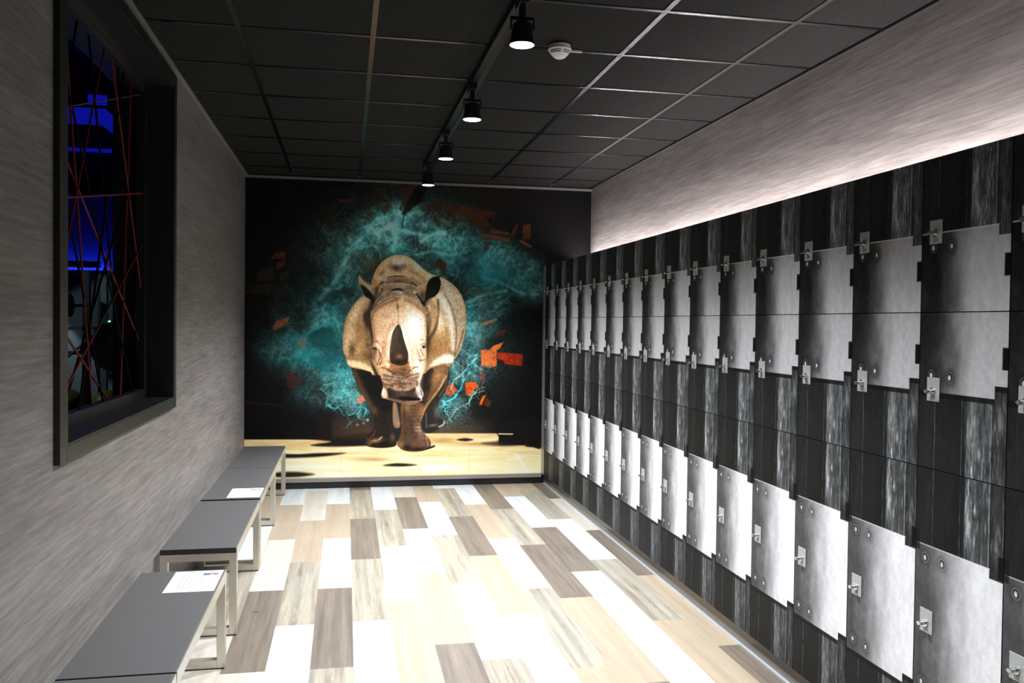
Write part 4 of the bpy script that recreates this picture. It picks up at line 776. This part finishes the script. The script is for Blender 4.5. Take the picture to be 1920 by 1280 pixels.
lo_ = bpy.data.objects.new('strip_light', ld); COL.objects.link(lo_); lo_.location = (XR - .10, 4.91, 2.1012 + .0135); lo_.rotation_euler = (0, math.radians(180 + 16), 0); lo_['kind'] = 'structure'

# ---------------------------------------------------------------- track and spotlights
def trx(y): return .677 - .0095 * (y - 3.39)
t = empty('lighting_track', (trx(3.4), 3.4, HC - .004), label='long black lighting track running down the dark ceiling', cat='lighting track')
t.rotation_euler[2] = .0095
m = MB(); m.box(-.018, .018, -4.6, 3.85, -.034, 0); m.build('rail', M['body'], t, bevel=.002)
m = MB()
for x in (-.0175, .0115): m.box(x, x + .006, -4.6, 3.85, -.0362, -.0342)
m.build('conductor_edge', M['tbar'], t)
SY = [3.355, 4.64, 5.79, 6.93, 2.12, .90, -.32]
lbl = {3.355: 'black track spotlight, nearest visible one, beside the smoke detector', 4.64: 'black track spotlight, second visible one from the camera', 5.79: 'black track spotlight, third visible one from the camera',
       6.93: 'small black track spotlight, farthest, hanging right in front of the mural top'}
def spot():
    t = empty('track_spotlight', (TRX, 0, HC - .040))
    MB().box(-.019, .019, -.055, .055, -.030, 0).build('adapter', M['body'], t, bevel=.003)
    m = MB(); m.box(-.012, .012, -.012, .012, -.075, -.030); m.box(-.045, .045, -.008, .008, -.085, -.072); m.box(-.048, -.043, -.008, .008, -.125, -.072); m.box(.043, .048, -.008, .008, -.125, -.072); m.build('bracket', M['body'], t, bevel=.0015)
    H0 = -.183
    m = MB(); m.lathe([(.0001, .088), (.030, .088), (.037, .082), (.040, .070), (.044, .030), (.050, .006), (.052, 0), (.0495, 0), (.046, .006), (.041, .028), (.0001, .030)], (0, 0, H0), 40)
    for q in range(3): m.lathe([(.0385, .060 + q * .007), (.042, .0615 + q * .007), (.0385, .063 + q * .007)], (0, 0, H0), 40)
    hd = m.build('lamp_head', M['body'], t, smooth=True)
    m = MB(); m.lathe([(.0001, .0045), (.030, .0048), (.0472, .0042), (.0472, .0030), (.0001, .0020)], (0, 0, H0 - .002), 40); m.build('lens', M['lamp'], hd, smooth=True)
    return t
sp = spot(); LAMPZ = HC - .040 - .183 - .012
for i, y in enumerate(SY):
    o = sp if i == 0 else copy_tree(sp)
    o.location = (trx(y), y, HC - .040); tag(o, lbl.get(y, {2.12: 'black track spotlight just above the upper frame edge', .90: 'black track spotlight over the camera', -.32: 'black track spotlight last behind the camera'}.get(y)), 'spotlight', 'spotlights on the ceiling track')
    ld = bpy.data.lights.new('spot_beam', 'SPOT'); ld.energy = SPOT_W * {2.12: .72, .90: .35, -.32: .3}.get(y, 1.15); ld.spot_size = math.radians(SPOT_A); ld.spot_blend = 1; ld.shadow_soft_size = .035; ld.color = (.955, .98, 1)
    lo_ = bpy.data.objects.new('spot_beam', ld); COL.objects.link(lo_); lo_.location = (trx(y), y, LAMPZ); lo_['kind'] = 'structure'

# smoke detector and short white strip
t = empty('smoke_detector', (.985, 3.975, HC - .0045), label='round white smoke detector on the dark ceiling right of the nearest spotlight', cat='smoke detector')
MB().lathe([(.0001, 0), (.046, 0), (.050, -.004), (.051, -.018), (.0001, -.0185)], n=40).build('base', M['white'], t, smooth=True)
dm = MB().lathe([(.054, -.018), (.0555, -.024), (.050, -.034), (.030, -.056), (.022, -.062), (.012, -.065), (.0001, -.066)], n=40).build('dome', M['white'], t, smooth=True)
m = MB()
for k_, (ra, za) in enumerate([(.0508, -.0335), (.0448, -.0400)]):
    for q in range(4):
        a0 = q * math.pi / 2 + .12; n = 10; vv = []; ff = []
        for i in range(n + 1):
            an = a0 + (math.pi / 2 - .24) * i / n
            for r_, z_ in ((ra + .0008, za), (ra - .0022, za - .0030)): vv.append((r_ * math.cos(an), r_ * math.sin(an), z_ - .0004))
        for i in range(n): ff.append((2 * i, 2 * i + 1, 2 * i + 3, 2 * i + 2))
        m.add(vv, ff)
m.build('vent_slots', M['slot'], dm)
tag(MB().box(1.052, 1.112, 4.035, 4.043, HC - .0135, HC - .0045).build('white_strip', M['white']), 'short white strip beside the smoke detector', 'cable cover')

# ---------------------------------------------------------------- benches
BX0, BX1, BH = -.872, -.515, .435
def bench(L):
    t = empty('bench', (0, 0, 0))
    MB().box(BX0, BX1 - .004, -L / 2 + .0012, L / 2 - .0012, BH - .026, BH).build('seat', [M['slab']], t, bevel=.002)
    for sg in (-1, 1): MB().box(BX0 + .001, BX1 - .005, *sorted((sg * (L / 2 - .0012), sg * L / 2)), BH - .025, BH - .0015).build('end_edge', M['edge'], t)
    s_ = .036; zt = BH - .0265
    m = MB(); m.box(BX1 - .0035, BX1, -L / 2 + .002, L / 2 - .002, zt, BH - .001); m.build('edge_strip', M['steel'], t)
    fr = MB(); fr.box(BX0 + s_, BX0 + s_ + .02, -L / 2 + s_ + .002, L / 2 - s_ - .002, zt - s_, zt); fr.box(BX1 - s_, BX1, -L / 2 + s_ + .002, L / 2 - s_ - .002, zt - .022, zt); fr.build('side_rail', M['steel'], t)
    for sg in (-1, 1):
        y0, y1 = sorted((sg * (L / 2 - .001), sg * (L / 2 - .001 - s_)))
        f = MB(); fb = .006
        f.box(BX0, BX0 + s_, y0, y1, fb, zt); f.box(BX1 - s_, BX1, y0, y1, fb, zt); f.box(BX0 + s_, BX1 - s_, y0, y1, fb, fb + s_); f.box(BX0 + s_, BX1 - s_, y0, y1, zt - s_, zt)
        lg = f.build('leg', M['steel'], t, bevel=.0015)
        MB().box(BX0 + .002, BX1 - .003, y0 + .002, y1 - .002, .0003, fb).build('foot_pad', M['skirt'], lg)
    return t
BL = 1.145
spots_b = [(2.255, 'grey-topped steel bench nearest the camera, cut by the lower frame edge'), (3.41, 'grey-topped steel bench with the larger white notice, in front of the gap'), (4.93, 'grey-topped steel bench just behind the gap, without a notice'),
           (6.12, 'grey-topped steel bench with a white notice on its near end'), (7.275, 'grey-topped steel bench farthest away, against the mural')]
bp_ = bench(BL)
for i, (y, lb) in enumerate(spots_b):
    o = bp_ if i == 0 else copy_tree(bp_)
    o.location = (0, y, 0); tag(o, lb, 'bench', 'benches along the left wall')
def notice(yc, lb):
    t = empty('notice', (-.624, yc, BH + .0003), label=lb, cat='notice', group='notices on the benches')
    sh_ = MB().box(-.1, .1, -.148, .148, 0, .0009).build('sheet', M['paper'], t)
    z = .0011
    m = MB()
    for i, (x, a_, b_) in enumerate([(-.052, -.100, .118), (-.034, -.112, .124), (-.017, -.060, .070), (.000, -.112, .118), (.018, -.100, .112), (.036, -.010, .026)]):
        r_ = random.Random(i); y = a_
        while y < b_:
            w_ = r_.uniform(.010, .028); m.box(x - .0028, x + .0028, y, min(y + w_, b_), z, z + .0002); y += w_ + .005
    m.build('text_lines', M['ink'], sh_)
    l = MB(); l.box(.022, .052, .078, .116, z, z + .0002, 0); l.box(.0525, .066, .078, .116, z, z + .0002, 1); l.box(.0525, .088, .100, .116, z + .00022, z + .0004, 2); l.box(.066, .084, .080, .098, z, z + .0002, 0); l.build('logo', [M['inkb'], M['ink'], M['inkr']], sh_)
    return t
notice(3.815, 'white paper notice with grey lines lying on the bench before the gap')
notice(5.730, 'white paper notice farther away, on the near end of the fourth bench')

# ---------------------------------------------------------------- window: frame, reveal, rods
xf = -.880
m = MB(); oy0, oy1, oz0, oz1 = 2.915, 4.800, 1.082, 2.822
m.box(XL + .0005, xf, oy0, WY0, oz0, oz1); m.box(XL + .0005, xf, WY1, oy1, oz0, oz1); m.box(XL + .0005, xf, WY0, WY1, oz0, WZ0); m.box(XL + .0005, xf, WY0, WY1, WZ1, oz1)
win = structure(m.build('window_1', M['satin'], bevel=.002))
m = MB(); th = .012
m.box(XB, xf - .001, WY0 + .0005, WY0 + th, WZ0, WZ1); m.box(XB, xf - .001, WY1 - th, WY1 - .0005, WZ0, WZ1); m.box(XB, xf - .001, WY0 + th, WY1 - th, WZ0 + .0005, WZ0 + .006); m.box(XB, xf - .001, WY0 + th, WY1 - th, WZ1 - th, WZ1 - .0005)
m.build('window_reveal', M['satin'], win)
m = MB(); xa, xb_ = -1.062, -1.017; fz0, fz1, fy0, fy1 = 1.186, 2.712, 3.04, 4.705
m.box(xa, xb_, WY0 + th, fy0, WZ0 + .0065, WZ1 - th); m.box(xa, xb_, fy1, WY1 - th - .0005, WZ0 + .0065, WZ1 - th); m.box(xa, xb_, fy0, fy1, WZ0 + .0065, fz0); m.box(xa, xb_, fy0, fy1, fz1, WZ1 - th)
scr = empty('rod_screen', (0, 0, 0), label='screen of crossing red and black rods set in the dark window opening', cat='rod screen')
m.build('inner_frame', M['satin'], scr, bevel=.0015)
rods = [((4.059, 2.708), (3.574, 1.868), 0), ((3.604, 2.406), (3.901, 1.185), 0), ((4.242, 2.705), (4.808, 1.693), 0), ((4.597, 2.702), (4.403, 1.179), 0), ((3.573, 2.178), (4.81, 1.426), 0), ((3.597, 2.016), (4.818, 2.209), 0), ((4.805, 1.937), (3.573, 1.284), 0),
        ((3.572, 1.481), (4.162, 1.18), 0), ((3.713, 2.711), (3.573, 2.357), 1), ((3.905, 2.715), (4.25, 1.787), 1), ((3.619, 2.368), (4.588, 1.177), 1), ((3.593, 1.952), (4.074, 1.174), 1), ((4.247, 2.302), (3.738, 1.179), 1), ((4.194, 1.837), (3.594, 1.233), 1), ((3.626, 2.37), (4.798, 2.717), 2),
        ((3.30, 2.72), (3.12, 1.18), 0), ((3.10, 2.30), (3.50, 1.18), 1), ((3.45, 2.72), (3.10, 1.6), 1), ((4.50, 1.90), (4.70, 1.18), 1)]
rx = random.Random(2); S_ = 1.03 / 1.05
for i, (a_, b_, c_) in enumerate(rods):
    pts = []
    for (y, z) in (a_, b_):
        if i < 15: y, z = y * S_, CAMZ + (z - CAMZ) * S_
        pts.append([y, z])
    (ya_, za_), (yb_, zb_) = pts
    # carry every rod on to the frame it is pinned in
    dy, dz = yb_ - ya_, zb_ - za_; t0, t1 = 0., 1.
    def inside(t): return fy0 < ya_ + dy * t < fy1 and fz0 < za_ + dz * t < fz1
    while inside(t1): t1 += .01
    while not inside(t1) and t1 > .6: t1 -= .005
    while inside(t0): t0 -= .01
    while not inside(t0) and t0 < .4: t0 += .005
    x = -1.030 - .004 * (i % 5)
    A_ = (x, ya_ + dy * (t0 - .004), za_ + dz * (t0 - .004)); B_ = (x, ya_ + dy * (t1 + .004), za_ + dz * (t1 + .004))
    o = MB().tube(A_, B_, .0046 if c_ < 2 else .0025, n=10).build('rod', [M['red'], M['rod'], M['rodg']][c_], scr, smooth=True)
    if c_ == 0: o['label'] = 'red rod'

# ---------------------------------------------------------------- the dark gym beyond the opening
GX0, GY1, GH = -6.0, 9.4, 3.9
structure(MB().box(GX0, XB - .001, 1.0, GY1, -.05, 0).build('floor_gym', M['gymd']))
structure(MB().box(GX0 - .1, GX0, 1.0, GY1, 0, GH).build('wall_gym_left', M['gymd']))
structure(MB().box(GX0, XB - .001, GY1, GY1 + .1, 0, GH).build('wall_gym_back', M['gymb']))
structure(MB().box(GX0, XB - .001, .9, 1.0, 0, GH).build('wall_gym_front', M['gymd']))
structure(MB().box(GX0, XB - .001, 1.0, GY1, GH, GH + .05).build('ceiling_gym', M['gymd']))
structure(MB().box(XB - .001 - .03, XB - .0015, 1.0, GY1, 2.83, GH).build('wall_gym_right', M['gymd']))
structure(MB().box(GX0 + .001, XB - .04, 8.95, GY1 - .001, 2.74, GH - .001).build('gym_glow_blocker', M['gymd']))  # dark box added to keep the upper gym wall free of blue glow
t = empty('light_cove', (-2.2, 9.1, 0), label='blue glowing cove strips under the dark gym ceiling seen through the opening', cat='light strip')
MB().box(-1.4, .115, -1.1, -1.07, 3.22, 3.36).build('strip', M['blue'], t); MB().box(.115, .145, -1.1, -.16, 3.22, 3.36).build('strip', M['blue'], t); MB().box(-.16, .0, -.5, -.47, 3.53, 3.62).build('strip', M['blue'], t); MB().box(-1.2, .62, -.19, -.155, 3.15, 3.18).build('strip', M['blue'], t)
t = empty('wainscot', (-2.4, 9.30, 0), label='grey gym wall panelling with a blue glow above its top edge', cat='wall panel')
MB().box(-1.9, 1.15, -.02, .02, 0, 2.03).build('panel', M['gymw'], t); MB().box(-1.9, 1.15, -.06, -.021, 1.985, 2.02).build('cap', M['white'], t); MB().box(-1.9, 1.15, .03, .06, 1.97, 2.005).build('strip', M['glow'], t)
t = empty('barbell_rack', (-2.30, 8.35, 0), label='dark steel rack with crossbars in the gym behind the rods', cat='rack')
for y in (0, .5): MB().box(-.03, .03, y - .03, y + .03, 0, 1.98).build('upright', M['rubber'], t)
m = MB(); m.box(-.5, .16, -.03, .0, 1.44, 1.47); m.box(-.5, .16, -.03, 0, 1.22, 1.25); m.tube((-.4, -.05, .95), (.12, -.05, 1.45), .012); m.build('crossbar', M['iron'], t)
m = MB(); m.tube((-.9, -.02, .0), (.14, -.02, .0), .03, n=20); m.build('barbell', M['chrome'])
bb = [o for o in COL.objects if o.name.startswith('barbell') and o.type == 'MESH' and o.parent is None][-1]; bb.location = (-2.30, 8.30, 2.03); tag(bb, 'thick steel bar lying across the top of the gym rack', 'bar')
t = empty('dumbbell', (-2.28, 7.95, 1.655), label='black round-headed dumbbell on the gym rack behind the left rods', cat='dumbbell')
MB().tube((-.25, 0, 0), (.10, 0, 0), .013, n=14).build('bar', M['chrome'], t); MB().lathe([(.0001, -.10), (.09, -.10), (.10, -.09), (.10, -.04), (.09, -.03), (.0001, -.03)], axis='x').build('head', M['rubber'], t, smooth=True)
t = empty('weight_plate', (-1.96, 8.05, 1.30), label='large black weight plate seen edge-on behind the rods', cat='weight plate')
MB().lathe([(.03, -.03), (.06, -.035), (.07, -.02), (.18, -.02), (.20, -.03), (.225, -.03), (.228, 0), (.225, .03), (.20, .03), (.18, .02), (.07, .02), (.06, .035), (.03, .03)], axis='y').build('disc', M['rubber'], t, smooth=True); MB().tube((0, -.09, 0), (0, .02, 0), .028, n=18).build('hub', M['plate'], t, smooth=True)
t = empty('plate_stand', (-1.96, 8.135, 0), label='grey upright stand carrying the large weight plate in the gym', cat='stand')
MB().box(-.16, -.11, -.03, .03, 0, 1.93).build('post', M['gymw'], t); MB().box(-.11, .3, -.03, .03, 1.87, 1.93).build('arm', M['iron'], t); MB().box(-.11, .06, -.03, .0, 1.275, 1.325).build('peg', M['iron'], t); MB().lathe([(.0001, -.014), (.014, 0), (.0001, .014)], (-.08, -.05, 1.52), 16).build('indicator', M['cyan'], t)
for nm, x, y, z, r_, lb in [('medicine_ball', -1.98, 7.8, .801, .14, 'olive green medicine ball on the right below the weight plate'), ('medicine_ball', -2.30, 7.75, .8105, .15, 'darker olive medicine ball on the left at the foot of the rods')]:
    o = MB().lathe([(max(.0001, r_ * math.sin(math.pi * i / 20)), r_ * math.cos(math.pi * i / 20)) for i in range(21)], n=32).build(nm, M['olive'], smooth=True); o.location = (x, y, z); tag(o, lb, 'ball', 'medicine balls in the gym')
t = empty('ball_shelf', (-2.15, 7.8, 0), label='dark shelf in the gym carrying the two olive medicine balls', cat='shelf')
MB().box(-.35, .45, -.16, .16, .64, .66).build('board', M['rubber'], t)
for x in (-.33, .41): MB().box(x, x + .03, -.14, .14, 0, .64).build('leg', M['rubber'], t)
def gym_fill_spot(loc, aim, en, ang):  # unseen fill spots, added to light the gym interior
    ld = bpy.data.lights.new('gym_fill', 'SPOT'); ld.energy = en; ld.spot_size = math.radians(ang); ld.spot_blend = .12; ld.shadow_soft_size = .03; ld.color = (.72, .92, 1)
    o = bpy.data.objects.new('gym_fill', ld); COL.objects.link(o); o.location = loc; o['kind'] = 'structure'; o.rotation_euler = (Vector(loc) - Vector(aim)).to_track_quat('Z', 'Y').to_euler()
gym_fill_spot((-2.95, 9.0, 2.02), (-2.95, 9.1, 0), 16, 62)  # placed so its cone edge draws the lit wedge on the panelling
gym_fill_spot((-3.0, 7.4, 1.95), (-2.2, 8.6, .9), 7, 80)  # added fill for the panelling and rack
